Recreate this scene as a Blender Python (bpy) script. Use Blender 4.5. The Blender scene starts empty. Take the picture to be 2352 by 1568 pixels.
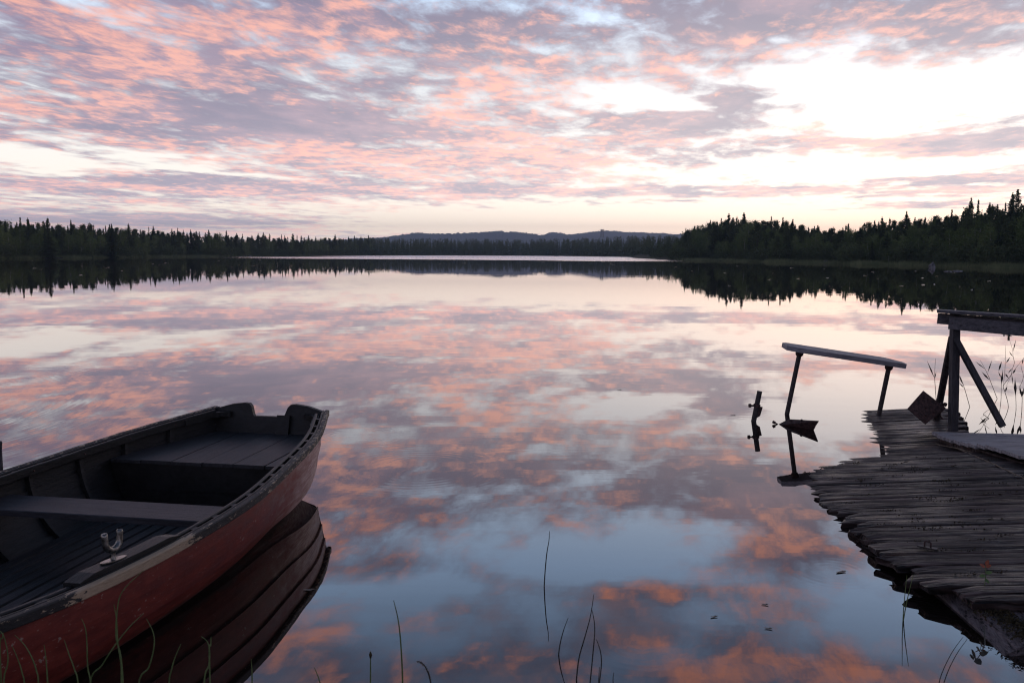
import bpy, math, random
from mathutils import Vector, noise as mnoise
R = math.radians
random.seed(7)
sc = bpy.context.scene
COL = sc.collection

# ------------------------------------------------------------------ camera
# (units: metres; the helper below turns a spot of the photograph, measured on a
#  2352 x 1568 copy, plus a known height or distance into a point of the place)
F, CX, CY, H = 2000.0, 1176.0, 784.0, 1.7
PITCH, ROLL = math.atan(201 / F), 0.005
FW = Vector((0, math.cos(PITCH), -math.sin(PITCH)))
U0 = Vector((0, math.sin(PITCH), math.cos(PITCH)))
RT = Vector((1, 0, 0)) * math.cos(ROLL) + U0 * math.sin(ROLL)
UP = U0 * math.cos(ROLL) - Vector((1, 0, 0)) * math.sin(ROLL)
EYE = Vector((0, 0, H))


def ray(x, y):
    return FW + RT * ((x - CX) / F) - UP * ((y - CY) / F)


def at_z(x, y, z=0.0):
    d = ray(x, y)
    return EYE + d * ((z - H) / d.z)


def at_d(x, y, D):
    d = ray(x, y)
    return EYE + d * (D / d.y)


def horizon(x):
    return 583 + 0.005 * (x - CX)


cam_d = bpy.data.cameras.new("camera")
cam = bpy.data.objects.new("camera", cam_d)
COL.objects.link(cam)
from mathutils import Matrix
M = Matrix((RT, UP, -FW)).transposed().to_4x4()
M.translation = EYE
cam.matrix_world = M
cam_d.sensor_width = 36
cam_d.lens = 36 * F / 2352
cam_d.clip_start = 0.05
cam_d.clip_end = 20000
cam_d.dof.use_dof = True
cam_d.dof.focus_distance = 9.0
cam_d.dof.aperture_fstop = 7.0
sc.camera = cam


# ------------------------------------------------------------------ helpers
def lerp(a, b, t):
    return a + (b - a) * t


def interp(x, pts):
    if x <= pts[0][0]:
        return pts[0][1]
    for (a, va), (b, vb) in zip(pts, pts[1:]):
        if x <= b:
            return va + (vb - va) * (x - a) / (b - a)
    return pts[-1][1]


def smooth(a, b, x):
    t = min(1, max(0, (x - a) / (b - a)))
    return t * t * (3 - 2 * t)


class MB:
    """collects vertices and faces, then links them as ONE mesh object"""

    def __init__(s):
        s.v, s.f, s.m = [], [], []

    def face(s, pts, m=0):
        i = len(s.v)
        s.v += [tuple(p) for p in pts]
        s.f.append(tuple(range(i, i + len(pts))))
        s.m.append(m)

    def grid(s, rows, m=0, closed=False):
        i = len(s.v)
        n = len(rows[0])
        for r in rows:
            s.v += [tuple(p) for p in r]
        for a in range(len(rows) - 1):
            for b in range(n if closed else n - 1):
                c = (b + 1) % n
                s.f.append((i + a * n + b, i + a * n + c, i + (a + 1) * n + c, i + (a + 1) * n + b))
                s.m.append(m)

    def prism(s, poly, off, m=0):
        """poly: list of points; off: extrusion vector"""
        off = Vector(off)
        a = [Vector(p) for p in poly]
        b = [p + off for p in a]
        n = len(a)
        i = len(s.v)
        s.v += [tuple(p) for p in a + b]
        s.f.append(tuple(range(i + n - 1, i - 1, -1)))
        s.f.append(tuple(range(i + n, i + 2 * n)))
        s.m += [m, m]
        for k in range(n):
            q = (k + 1) % n
            s.f.append((i + k, i + q, i + n + q, i + n + k))
            s.m.append(m)

    def bar(s, p, q, w, h, upv=(0, 0, 1), m=0, bev=0.0):
        """rectangular bar from p to q, w across, h along up"""
        p, q, upv = Vector(p), Vector(q), Vector(upv)
        d = (q - p).normalized()
        side = d.cross(upv).normalized()
        u = side.cross(d).normalized()
        if bev <= 0:
            sec = [(-w / 2, -h / 2), (w / 2, -h / 2), (w / 2, h / 2), (-w / 2, h / 2)]
        else:
            a, b, e = w / 2, h / 2, bev
            sec = [(-a + e, -b), (a - e, -b), (a, -b + e), (a, b - e), (a - e, b), (-a + e, b), (-a, b - e), (-a, -b + e)]
        s.prism([p + side * x + u * y for x, y in sec], q - p, m)

    def tube(s, pts, rad, n=8, m=0, cap=True):
        pts = [Vector(p) for p in pts]
        if not isinstance(rad, (list, tuple)):
            rad = [rad] * len(pts)
        rows = []
        ref = None
        for k, p in enumerate(pts):
            d = (pts[min(k + 1, len(pts) - 1)] - pts[max(k - 1, 0)]).normalized()
            if ref is None:
                ref = Vector((1, 0, 0)) if abs(d.x) < 0.9 else Vector((0, 1, 0))
            a = (ref - d * ref.dot(d)).normalized()
            ref = a
            b = d.cross(a)
            rows.append([p + (a * math.cos(t) + b * math.sin(t)) * rad[k] for t in [2 * math.pi * j / n for j in range(n)]])
        s.grid(rows, m, closed=True)
        if cap:
            s.face(rows[0][::-1], m)
            s.face(rows[-1], m)

    def sweep(s, pts, secs, m=0, cap=True):
        """secs: list (per point) of closed section points already in space"""
        s.grid(secs, m, closed=True)
        if cap:
            s.face(secs[0][::-1], m)
            s.face(secs[-1], m)

    def build(s, name, mats, parent=None, smooth_shade=False, bevel=0.0):
        me = bpy.data.meshes.new(name)
        me.from_pydata(s.v, [], s.f)
        if not isinstance(mats, (list, tuple)):
            mats = [mats]
        for mt in mats:
            me.materials.append(mt)
        me.polygons.foreach_set("material_index", s.m)
        if smooth_shade:
            me.polygons.foreach_set("use_smooth", [True] * len(s.f))
        me.update()
        o = bpy.data.objects.new(name, me)
        COL.objects.link(o)
        if parent:
            o.parent = parent
        if bevel > 0:
            bm = o.modifiers.new("bevel", "BEVEL")
            bm.width = bevel
            bm.segments = 2
            bm.limit_method = "ANGLE"
        return o


def tag(o, label=None, cat=None, group=None, kind=None):
    if label:
        o["label"] = label
    if cat:
        o["category"] = cat
    if group:
        o["group"] = group
    if kind:
        o["kind"] = kind
    return o


def empty(name, loc=(0, 0, 0), rz=0.0):
    o = bpy.data.objects.new(name, None)
    COL.objects.link(o)
    o.location = loc
    o.rotation_euler = (0, 0, rz)
    o.empty_display_size = 0.1
    return o


# ------------------------------------------------------------------ node helper
class NT:
    def __init__(s, tree):
        s.t = tree
        s.n = tree.nodes
        s.l = tree.links

    def new(s, kind, **kw):
        nd = s.n.new(kind)
        for k, v in kw.items():
            setattr(nd, k, v)
        return nd

    def put(s, sock, val):
        if isinstance(val, X):
            val = val.s
        if isinstance(val, bpy.types.NodeSocket):
            s.l.new(val, sock)
        else:
            if sock.type == "RGBA" and len(val) == 3:
                val = (*val, 1)
            sock.default_value = val

    def math(s, op, a, b=0.0, c=None):
        nd = s.new("ShaderNodeMath", operation=op)
        s.put(nd.inputs[0], a)
        s.put(nd.inputs[1], b)
        if c is not None:
            s.put(nd.inputs[2], c)
        return X(s, nd.outputs[0])

    def noise(s, vec, scale, detail=3, rough=0.5, lac=2.0, dist=0.0, dim="3D", col=False):
        nd = s.new("ShaderNodeTexNoise", noise_dimensions=dim)
        s.put(nd.inputs["Vector"], vec)
        s.put(nd.inputs["Scale"], scale)
        s.put(nd.inputs["Detail"], detail)
        s.put(nd.inputs["Roughness"], rough)
        s.put(nd.inputs["Lacunarity"], lac)
        s.put(nd.inputs["Distortion"], dist)
        return X(s, nd.outputs["Color" if col else "Fac"])

    def xyz(s, x, y, z=0.0):
        nd = s.new("ShaderNodeCombineXYZ")
        for i, v in enumerate((x, y, z)):
            s.put(nd.inputs[i], v)
        return X(s, nd.outputs[0])

    def sep(s, v):
        nd = s.new("ShaderNodeSeparateXYZ")
        s.put(nd.inputs[0], v)
        return [X(s, o) for o in nd.outputs]

    def mix(s, f, a, b, blend="MIX"):
        nd = s.new("ShaderNodeMix", data_type="RGBA", blend_type=blend)
        s.put(nd.inputs[0], f)
        s.put(nd.inputs[6], a)
        s.put(nd.inputs[7], b)
        return X(s, nd.outputs[2])

    def ss(s, x, a, b):
        nd = s.new("ShaderNodeMapRange", interpolation_type="SMOOTHSTEP")
        s.put(nd.inputs[0], x)
        s.put(nd.inputs[1], a)
        s.put(nd.inputs[2], b)
        return X(s, nd.outputs[0])

    def ramp(s, f, stops, interp="LINEAR"):
        nd = s.new("ShaderNodeValToRGB")
        cr = nd.color_ramp
        cr.interpolation = interp
        while len(cr.elements) < len(stops):
            cr.elements.new(0.5)
        for e, (p, c) in zip(cr.elements, stops):
            e.position = p
            e.color = (*c, 1)
        s.put(nd.inputs[0], f)
        return X(s, nd.outputs[0])

    def gauss(s, A, Ev, a, e, sa, se):
        p = (A - a) * (1 / sa)
        q = (Ev - e) * (1 / se)
        return s.math("EXPONENT", (p * p + q * q) * -1.0)


class X:
    def __init__(s, nt, sock):
        s.nt, s.s = nt, sock

    def __add__(s, o):
        return s.nt.math("ADD", s, o)

    __radd__ = __add__

    def __sub__(s, o):
        return s.nt.math("SUBTRACT", s, o)

    def __rsub__(s, o):
        return s.nt.math("SUBTRACT", o, s)

    def __mul__(s, o):
        return s.nt.math("MULTIPLY", s, o)

    __rmul__ = __mul__

    def __truediv__(s, o):
        return s.nt.math("DIVIDE", s, o)

    def __rtruediv__(s, o):
        return s.nt.math("DIVIDE", o, s)


def srgb(r, g, b):
    f = lambda c: (c / 255 / 12.92) if c <= 10.3 else ((c / 255 + 0.055) / 1.055) ** 2.4
    return (f(r), f(g), f(b))


# ------------------------------------------------------------------ world: dusk sky with a broken cloud deck
SUN_AZ, SUN_EL = R(23.0), R(1.5)
world = bpy.data.worlds.new("World")
sc.world = world
world.use_nodes = True
wt = world.node_tree
wt.nodes.clear()
w = NT(wt)
tc = w.new("ShaderNodeTexCoord")
dx, dy, dz = w.sep(tc.outputs["Generated"])
zc = w.math("MAXIMUM", dz, 0.0)
El = w.math("ARCSINE", w.math("MINIMUM", zc, 1.0))
Az = w.math("ARCTAN2", dx, dy)
k = 1.0 / (zc + 0.035)
u, v = dx * k, dy * k
P = w.xyz(u, v, 0.0)


def skypos(px, py):
    """azimuth, elevation of the sky seen (or mirrored in the water) at a spot of the photo"""
    d = ray(px, py).normalized()
    return math.atan2(d.x, d.y), abs(math.asin(d.z))


warp = w.noise(P, 1.3, 3, 0.55, col=True)
wx, wy, wz = w.sep(warp)
Aw = Az + (wx - 0.5) * 0.16
Ew = El + (wy - 0.5) * (zc * 0.32 + 0.006)


def blobs(lst, A, E_):
    tot = None
    for (px, py, sx, sy, wt_) in lst:
        a, e = skypos(px, py)
        g = w.gauss(A, E_, a, e, sx / F, sy / F) * wt_
        tot = g if tot is None else tot + g
    return tot


COVER = [
    (1990, 205, 340, 85, -0.70), (2330, 235, 260, 60, -0.4), (2050, 110, 200, 20, 0.35), (1700, 150, 120, 14, 0.3), (1480, 238, 130, 16, -0.75), (1430, 75, 190, 50, -0.5),
    (1120, 25, 230, 48, -0.55), (2000, 45, 420, 38, 0.25), (2280, 90, 120, 30, 0.1),
    (1645, 228, 75, 26, 0.9), (1560, 285, 190, 26, 0.6), (1800, 245, 60, 14, 0.5), (1880, 395, 420, 32, -0.75),
    (2180, 322, 220, 20, 0.95), (1960, 330, 90, 10, 0.5),
    (1900, 500, 620, 38, -0.8), (2170, 418, 170, 8, 0.85), (2120, 440, 160, 6, 0.5), (2120, 474, 160, 9, 0.75), (1700, 443, 200, 6, 0.5),
    (120, 358, 240, 20, -0.8), (430, 397, 260, 9, -0.7), (850, 385, 300, 10, -0.2), (415, 288, 30, 12, -0.3), (490, 225, 25, 8, -0.2),
    (1150, 512, 420, 26, -0.9), (330, 505, 480, 13, 0.6), (350, 470, 300, 10, -0.2), (1000, 440, 560, 15, 0.5),
    (700, 290, 330, 45, 0.45), (300, 150, 400, 120, 0.25), (1050, 385, 620, 42, 0.22), (300, 430, 380, 22, 0.30), (1300, 480, 700, 40, -0.25),
    # above the frame, seen mirrored in the lake
    (1230, 1265, 310, 75, -0.78), (1560, 1215, 200, 46, -0.4), (1420, 1320, 260, 34, -0.25), (1150, 1500, 500, 60, 0.22), (850, 1340, 120, 60, 0.3), (1780, 1165, 200, 30, 0.1), (880, 1270, 120, 60, 0.3),
    (930, 1405, 260, 40, -0.7), (700, 1370, 120, 40, 0.3), (2080, 1470, 220, 55, -0.7), (2250, 1380, 260, 90, -0.3),
    (1500, 1385, 180, 34, 0.5), (1920, 1530, 190, 36, 0.6), (1330, 1490, 170, 50, 0.2), (800, 1500, 200, 40, 0.25), (1250, 1440, 60, 24, -0.4), (1480, 1530, 120, 26, -0.5), (1150, 1560, 100, 30, -0.3),
    (1900, 1330, 130, 60, 0.4), (1300, 1075, 520, 42, 0.55), (1560, 1140, 260, 30, 0.35), (880, 1140, 260, 50, 0.45), (1830, 1240, 130, 70, 0.45),
]
cover = blobs(COVER, Aw, Ew)
high = w.ss(El, 0.26, 0.38)
up_ = u * 0.97 - v * 0.24
vp_ = v * 0.97 + u * 0.24
PW = w.xyz(up_ * 1.15 + (wx - 0.5) * 0.25, vp_ * 0.62 + (wy - 0.5) * 0.25, 0.0)
n1 = w.noise(PW, 1.5, 5, 0.55)
n2 = w.noise(PW, 4.0, 8, 0.60, dist=0.25)
n3 = w.noise(w.xyz(up_ * 1.1 + 7.3, vp_ * 0.7, 2.0), 1.15, 4, 0.55)
PX = w.xyz(up_ * 1.2, vp_ * 0.66, 5.0)
n4 = w.noise(PX, 6.2, 8, 0.62, dist=0.3)
OFF = 0.05
n4s = w.noise(w.xyz(up_ * 1.2 + OFF * 0.25, vp_ * 0.66 + OFF, 5.0), 6.2, 8, 0.62, dist=0.3)
den = cover + 0.34 + (n1 - 0.5) * 1.7 + (n2 - 0.5) * 1.7 + (n4 - 0.5) * 0.7
alpha = w.ss(den, high * -0.12 - 0.14, high * 0.22 + 0.56)
LIT = [(1500, 1385, 200, 45, 0.4), (1920, 1530, 200, 45, 0.8), (1340, 1500, 180, 60, 0.35), (700, 290, 330, 40, -0.9), (1600, 255, 130, 40, -0.6),
       (950, 1500, 300, 60, 0.2), (2250, 315, 130, 14, -0.6), (350, 505, 480, 13, -0.5), (1780, 1160, 250, 40, -0.9), (1050, 350, 500, 50, 0.35), (200, 260, 260, 70, 0.35), (2000, 35, 380, 45, 0.5), (230, 90, 330, 80, -0.35), (1150, 180, 300, 90, 0.25), (1300, 120, 160, 40, 0.2), (1900, 1180, 180, 60, 0.35), (1000, 1090, 300, 60, 0.3)]
litb = blobs(LIT, Aw, Ew)
lit = w.ss((n4 - n4s) * 1.5 + (n4 - 0.5) * 1.3 + (n2 - 0.5) * 0.8 + (n3 - 0.5) * 2.1 + litb * 0.5 - 0.03, -0.22, 0.62)

# how near the sunset glow a direction lies
glow = w.gauss(Az, El, SUN_AZ + 0.02, 0.12, 0.66, 0.20)
hz = w.math("EXPONENT", El * (-1 / 0.115))
warmth = w.math("MINIMUM", glow * 0.75 + hz * 0.75, 1.0)
deg = El * (180 / math.pi / 90)
clear = w.ramp(deg, [(0.0, (1.25, 1.02, 0.80)), (3 / 90, (1.18, 1.07, 0.93)), (7 / 90, (1.10, 1.08, 1.04)), (12 / 90, (0.88, 0.96, 1.04)),
                     (16 / 90, (0.82, 1.08, 1.40)), (20 / 90, (0.60, 0.90, 1.34)), (26 / 90, (0.28, 0.46, 0.76)), (38 / 90, (0.12, 0.20, 0.33)), (1.0, (0.05, 0.085, 0.16))])
nish = w.new("ShaderNodeTexSky", sky_type="NISHITA")
nish.sun_disc = False
nish.sun_elevation = SUN_EL
nish.sun_rotation = SUN_AZ
nish.dust_density = 1.5
clear = w.mix(1.0, clear, w.mix(1.0, X(w, nish.outputs[0]), (0.02, 0.02, 0.02), "MULTIPLY"), "ADD")
gl2 = w.gauss(Az, El, SUN_AZ + 0.03, 0.13, 0.40, 0.13)
clear = w.mix(1.0, clear, w.mix(1.0, w.mix(0.0, (0.36, 0.33, 0.30), (0, 0, 0)), w.xyz(gl2, gl2, gl2), "MULTIPLY"), "ADD")
shade = w.mix(warmth, srgb(126, 118, 152), srgb(246, 226, 222))
lite = w.mix(warmth, (0.96, 0.46, 0.38), (1.55, 0.92, 0.76))
shade = w.mix(1.0, shade, w.mix(w.ss(n3 * 0.6 + n2 * 0.4, 0.40, 0.62), (0.78, 0.85, 0.93), (1.16, 1.08, 1.10)), "MULTIPLY")
shade = w.mix(high, shade, w.mix(w.ss(n2, 0.42, 0.6), (0.22, 0.22, 0.33), (0.44, 0.36, 0.46)))
lite = w.mix(high, lite, (1.30, 0.54, 0.38))
cloud = w.mix(lit, shade, lite)
over = w.ss(El, 0.49, 0.66)
cloud = w.mix(over, cloud, (0.075, 0.10, 0.165))
sky = w.mix(alpha, clear, cloud)
lowb = w.math("EXPONENT", El * (-1 / 0.055)) * 1.5 + 1.0
sky = w.mix(1.0, sky, w.xyz(lowb, lowb, lowb), "MULTIPLY")
below = w.ss(dz, -0.02, 0.0)
sky = w.mix(below, (0.05, 0.05, 0.055), sky)
# the side away from the sunset is dimmer
back = w.ss(dy, -0.7, 0.6)
sky = w.mix(1.0, sky, w.xyz(back * 0.25 + 0.75, back * 0.22 + 0.78, back * 0.15 + 0.85), "MULTIPLY")
bg = w.new("ShaderNodeBackground")
w.put(bg.inputs[0], sky)
bg.inputs[1].default_value = 1.0
wo = w.new("ShaderNodeOutputWorld")
wt.links.new(bg.outputs[0], wo.inputs[0])
world.cycles.sampling_method = "MANUAL"
world.cycles.sample_map_resolution = 1024

sl = bpy.data.lights.new("sun", "SUN")
sl.energy = 1.2
sl.angle = R(0.6)
sl.color = (1.0, 0.52, 0.26)
so = bpy.data.objects.new("sun", sl)
COL.objects.link(so)
sdir = Vector((math.sin(SUN_AZ) * math.cos(SUN_EL), math.cos(SUN_AZ) * math.cos(SUN_EL), math.sin(SUN_EL)))
so.rotation_euler = sdir.to_track_quat("Z", "Y").to_euler()
so.location = (30, 60, 40)


# ------------------------------------------------------------------ materials
def material(name):
    m = bpy.data.materials.new(name)
    m.use_nodes = True
    m.node_tree.nodes.clear()
    nt = NT(m.node_tree)
    out = nt.new("ShaderNodeOutputMaterial")
    return m, nt, out


def principled(nt, out, base, rough=0.6, metal=0.0, spec=0.5, bump=None, bump_d=0.01):
    b = nt.new("ShaderNodeBsdfPrincipled")
    nt.put(b.inputs["Base Color"], base)
    nt.put(b.inputs["Roughness"], rough)
    nt.put(b.inputs["Metallic"], metal)
    nt.put(b.inputs["Specular IOR Level"], spec)
    if bump is not None:
        bp = nt.new("ShaderNodeBump")
        bp.inputs["Distance"].default_value = bump_d
        nt.put(bp.inputs["Height"], bump)
        nt.l.new(bp.outputs[0], b.inputs["Normal"])
    nt.l.new(b.outputs[0], out.inputs[0])
    return b


def objco(nt):
    t = nt.new("ShaderNodeTexCoord")
    return X(nt, t.outputs["Object"])


def scaled(nt, v, s):
    m = nt.new("ShaderNodeMapping")
    nt.put(m.inputs[0], v)
    m.inputs["Scale"].default_value = s
    return X(nt, m.outputs[0])


def wood(name, dark, light, stretch=(1.5, 14, 14), rough=(0.45, 0.75), fleck=None, fleck_t=0.66, bump=0.004, spec=0.32, moss=None, along=1.0):
    m, nt, out = material(name)
    co = objco(nt)
    g = nt.noise(scaled(nt, co, stretch), 3.0, 6, 0.65, dist=0.6)
    g2 = nt.noise(scaled(nt, co, [c * 4 for c in stretch]), 4.0, 3, 0.6)
    bl = nt.noise(co, 2.2 * along, 4, 0.6)
    f = nt.ss(g * 0.6 + g2 * 0.3 + bl * 0.3, 0.40, 0.82)
    c = nt.mix(f, dark, light)
    if fleck:
        fl = nt.noise(scaled(nt, co, [s_ * 0.8 + 3 for s_ in stretch]), 4.5, 5, 0.7)
        c = nt.mix(nt.ss(fl, fleck_t, fleck_t + 0.05), c, fleck)
    if moss:
        ms = nt.noise(scaled(nt, co, (stretch[0] * 0.9, stretch[1] * 0.6, 4)), 1.6, 5, 0.7)
        c = nt.mix(nt.ss(ms, 0.60, 0.70) * 0.85, c, moss)
    rg = nt.math("MULTIPLY_ADD", bl, rough[1] - rough[0], rough[0])
    principled(nt, out, c, rg, 0, spec, g * 0.7 + g2 * 0.5, bump)
    return m


M_BOATIN = wood("tarred boat wood", (0.003, 0.0035, 0.0035), (0.018, 0.020, 0.021), (1.6, 12, 12), (0.38, 0.6), fleck=(0.12, 0.11, 0.11), fleck_t=0.74)
M_SEAT = wood("grey seat wood", (0.012, 0.013, 0.015), (0.046, 0.048, 0.054), (1.6, 14, 14), (0.42, 0.62), fleck=(0.02, 0.02, 0.02), fleck_t=0.72)
M_THWART = wood("grey thwart wood", (0.016, 0.017, 0.021), (0.062, 0.064, 0.074), (14, 1.4, 14), (0.42, 0.62), fleck=(0.02, 0.02, 0.02), fleck_t=0.72)
M_TRANSOM = wood("dark transom wood", (0.003, 0.0034, 0.0035), (0.018, 0.0185, 0.0185), (12, 2.0, 2.5), (0.4, 0.6), fleck=(0.16, 0.155, 0.15), fleck_t=0.75)


def mat_deck():
    m, nt, out = material("weathered wet deck wood")
    co = objco(nt)
    A = nt.noise(scaled(nt, co, (0.55, 5.0, 2)), 2.8, 5, 0.62, dist=0.4)
    B = nt.noise(scaled(nt, co, (1.6, 16, 4)), 2.8, 4, 0.65)
    C = nt.noise(co, 1.7, 4, 0.6)
    Pk = nt.noise(scaled(nt, co, (0.12, 9.0, 0.1)), 1.0, 1, 0.5)
    f = A * 0.55 + B * 0.40 + C * 0.15 + Pk * 0.25
    c = nt.mix(nt.ss(f, 0.50, 0.66), (0.003, 0.002, 0.002), (0.019, 0.0115, 0.010))
    c = nt.mix(nt.ss(f, 0.67, 0.79), c, (0.085, 0.060, 0.056))
    ms = nt.noise(scaled(nt, co, (1.2, 5.0, 3)), 1.8, 5, 0.7)
    c = nt.mix(nt.ss(ms, 0.58, 0.70) * 0.8, c, (0.045, 0.018, 0.009))
    cr = nt.noise(scaled(nt, co, (0.7, 11, 3)), 2.6, 3, 0.6)
    c = nt.mix(nt.ss(cr, 0.60, 0.65), c, (0.0015, 0.0012, 0.0012))
    rg = nt.math("MULTIPLY_ADD", nt.ss(C * 0.6 + B * 0.4, 0.38, 0.62), 0.42, 0.30)
    principled(nt, out, c, rg, 0, 0.25, A * 0.8 + B * 0.7 - nt.ss(cr, 0.58, 0.66) * 0.8, 0.011)
    return m


M_DECK = mat_deck()
M_PALE = wood("pale gangway wood", (0.10, 0.095, 0.10), (0.42, 0.40, 0.41), (1.2, 16, 6), (0.55, 0.8), fleck=(0.09, 0.08, 0.08), fleck_t=0.64)
M_RAILW = wood("grey rail wood", (0.035, 0.035, 0.042), (0.15, 0.145, 0.16), (2, 13, 13), (0.5, 0.75), fleck=(0.03, 0.03, 0.03), fleck_t=0.7)
M_POSTW = wood("grey post wood", (0.018, 0.018, 0.022), (0.075, 0.074, 0.082), (13, 13, 2), (0.5, 0.75))
M_BENCHW = wood("bench wood", (0.12, 0.12, 0.13), (0.36, 0.35, 0.38), (1.6, 14, 14), (0.45, 0.7), fleck=(0.05, 0.045, 0.045), fleck_t=0.70)
M_LOG = wood("split beam wood", (0.008, 0.006, 0.006), (0.24, 0.205, 0.215), (13, 1.6, 13), (0.5, 0.8), fleck=(0.003, 0.0025, 0.0025), fleck_t=0.56, bump=0.02)


def mat_hull():
    m, nt, out = material("weathered red paint")
    co = objco(nt)
    n_a = nt.noise(scaled(nt, co, (2.5, 8, 8)), 2.5, 6, 0.65)
    n_b = nt.noise(scaled(nt, co, (1.2, 1.2, 30)), 6.0, 4, 0.7)
    n_c = nt.noise(co, 38.0, 3, 0.6)
    c = nt.mix(nt.ss(n_a, 0.3, 0.75), (0.10, 0.013, 0.009), (0.20, 0.034, 0.022))
    c = nt.mix(nt.ss(n_b, 0.55, 0.75) * 0.6, c, (0.14, 0.045, 0.035))
    c = nt.mix(nt.ss(n_a * 0.5 + n_c * 0.5, 0.615, 0.645), c, (0.27, 0.20, 0.17))
    # bare wood and wear near the stern, pink sky glow painted into the colour
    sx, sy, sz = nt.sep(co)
    worn_glow = nt.ss(sx + (n_a - 0.5) * 1.3 + (n_b - 0.5) * 0.5, 1.55, 0.35)
    c = nt.mix(worn_glow * 0.92, c, nt.mix(nt.ss(n_b, 0.35, 0.65), (0.34, 0.165, 0.135), (0.72, 0.54, 0.46)))
    scum = nt.ss(sz + (n_a - 0.5) * 0.10 + (n_c - 0.5) * 0.03, 0.060, 0.020)
    c = nt.mix(scum * 0.75, c, (0.035, 0.028, 0.024))
    scr = nt.noise(scaled(nt, co, (2.0, 60, 60)), 3.0, 3, 0.6)
    c = nt.mix(nt.ss(scr, 0.66, 0.70) * 0.6, c, (0.30, 0.17, 0.14))
    principled(nt, out, c, nt.math("MULTIPLY_ADD", n_a, 0.3, 0.38), 0, 0.35, n_a * 0.5 + n_c * 0.3, 0.003)
    return m


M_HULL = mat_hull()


def mat_gunwale():
    m, nt, out = material("peeling black gunwale")
    co = objco(nt)
    sx, sy, sz = nt.sep(co)
    n_a = nt.noise(scaled(nt, co, (8, 22, 22)), 2.6, 6, 0.72)
    n_b = nt.noise(scaled(nt, co, (9, 40, 40)), 3.0, 3, 0.6)
    base = nt.mix(n_b, (0.005, 0.005, 0.005), (0.022, 0.022, 0.023))
    tan_ = nt.mix(n_b, (0.26, 0.19, 0.12), (0.46, 0.36, 0.25))
    patch = nt.math("EXPONENT", nt.math("POWER", (sx - 2.83) * (1 / 0.33), 4.0) * -1.0) * 0.42 + nt.ss(sx, 2.1, 0.5) * 0.075
    c = nt.mix(nt.ss(n_a + patch, 0.585, 0.64), base, tan_)
    principled(nt, out, c, 0.6, 0, 0.4, n_a + n_b * 0.5, 0.004)
    return m


M_GUN = mat_gunwale()


def mat_simple(name, a, b, scale=8, rough=0.6, metal=0.0, bump=0.002, spec=0.5):
    m, nt, out = material(name)
    n_ = nt.noise(objco(nt), scale, 5, 0.65)
    principled(nt, out, nt.mix(nt.ss(n_, 0.35, 0.65), a, b), rough, metal, spec, n_, bump)
    return m


M_RUST = mat_simple("rusty iron", (0.022, 0.013, 0.012), (0.085, 0.046, 0.042), 45, 0.7, 0.0, 0.006, 0.35)
M_PIPE = mat_simple("dark iron pipe", (0.018, 0.016, 0.017), (0.06, 0.052, 0.052), 35, 0.55, 0.3, 0.002)
M_STEEL = mat_simple("galvanised steel", (0.10, 0.095, 0.085), (0.30, 0.30, 0.285), 45, 0.33, 1.0, 0.0005)
M_ROCK = mat_simple("grey granite", (0.07, 0.07, 0.072), (0.22, 0.22, 0.225), 1.3, 0.85, 0, 0.05)
M_STEM = mat_simple("green rush", (0.07, 0.11, 0.03), (0.13, 0.18, 0.06), 30, 0.6)
M_STEMD = mat_simple("dark rush", (0.022, 0.024, 0.018), (0.05, 0.05, 0.04), 30, 0.6)
M_REED = mat_simple("dry reed", (0.035, 0.03, 0.024), (0.09, 0.075, 0.055), 20, 0.7)
M_LEAFG = mat_simple("seedling green", (0.06, 0.12, 0.03), (0.11, 0.17, 0.05), 40, 0.6)
M_LEAFR = mat_simple("seedling red", (0.22, 0.05, 0.025), (0.35, 0.10, 0.04), 40, 0.6)
M_LEAFD = mat_simple("dark twig leaf", (0.015, 0.017, 0.012), (0.035, 0.035, 0.025), 40, 0.6)
M_MOSS = mat_simple("brown moss", (0.018, 0.013, 0.005), (0.06, 0.045, 0.014), 60, 0.95, 0, 0.01)
M_STRAW = mat_simple("dry straw", (0.10, 0.075, 0.05), (0.22, 0.17, 0.12), 30, 0.8)
M_FLOAT = mat_simple("floating leaf", (0.10, 0.09, 0.07), (0.25, 0.20, 0.15), 60, 0.5)
M_LILY = mat_simple("shiny lily leaf", (0.05, 0.06, 0.03), (0.12, 0.12, 0.06), 6, 0.22, 0, 0.002, 1.0)
M_BARK = mat_simple("grey bark", (0.03, 0.024, 0.02), (0.08, 0.065, 0.055), 4, 0.9)
M_BIRCHB = mat_simple("birch bark", (0.12, 0.115, 0.11), (0.55, 0.53, 0.50), 3, 0.8)
M_SEDGE = mat_simple("shore sedge", (0.12, 0.15, 0.06), (0.24, 0.27, 0.13), 0.3, 0.8)
M_PYLON = mat_simple("pylon steel", (0.10, 0.10, 0.11), (0.18, 0.18, 0.19), 1, 0.6)
M_WHITE = mat_simple("white paint", (0.7, 0.7, 0.7), (0.8, 0.8, 0.8), 4, 0.6)


def foliage(name, a, b, scale=0.25):
    m, nt, out = material(name)
    oi = nt.new("ShaderNodeObjectInfo")
    n_ = nt.noise(objco(nt), scale * 4, 3, 0.6)
    f = nt.ss(n_ * 0.6 + X(nt, oi.outputs["Random"]) * 0.4, 0.25, 0.75)
    c = nt.mix(f, a, b)
    d = nt.new("ShaderNodeBsdfDiffuse")
    nt.put(d.inputs[0], c)
    t = nt.new("ShaderNodeBsdfTranslucent")
    nt.put(t.inputs[0], c)
    mx = nt.new("ShaderNodeMixShader")
    mx.inputs[0].default_value = 0.35
    nt.l.new(d.outputs[0], mx.inputs[1])
    nt.l.new(t.outputs[0], mx.inputs[2])
    nt.l.new(mx.outputs[0], out.inputs[0])
    return m


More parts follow.
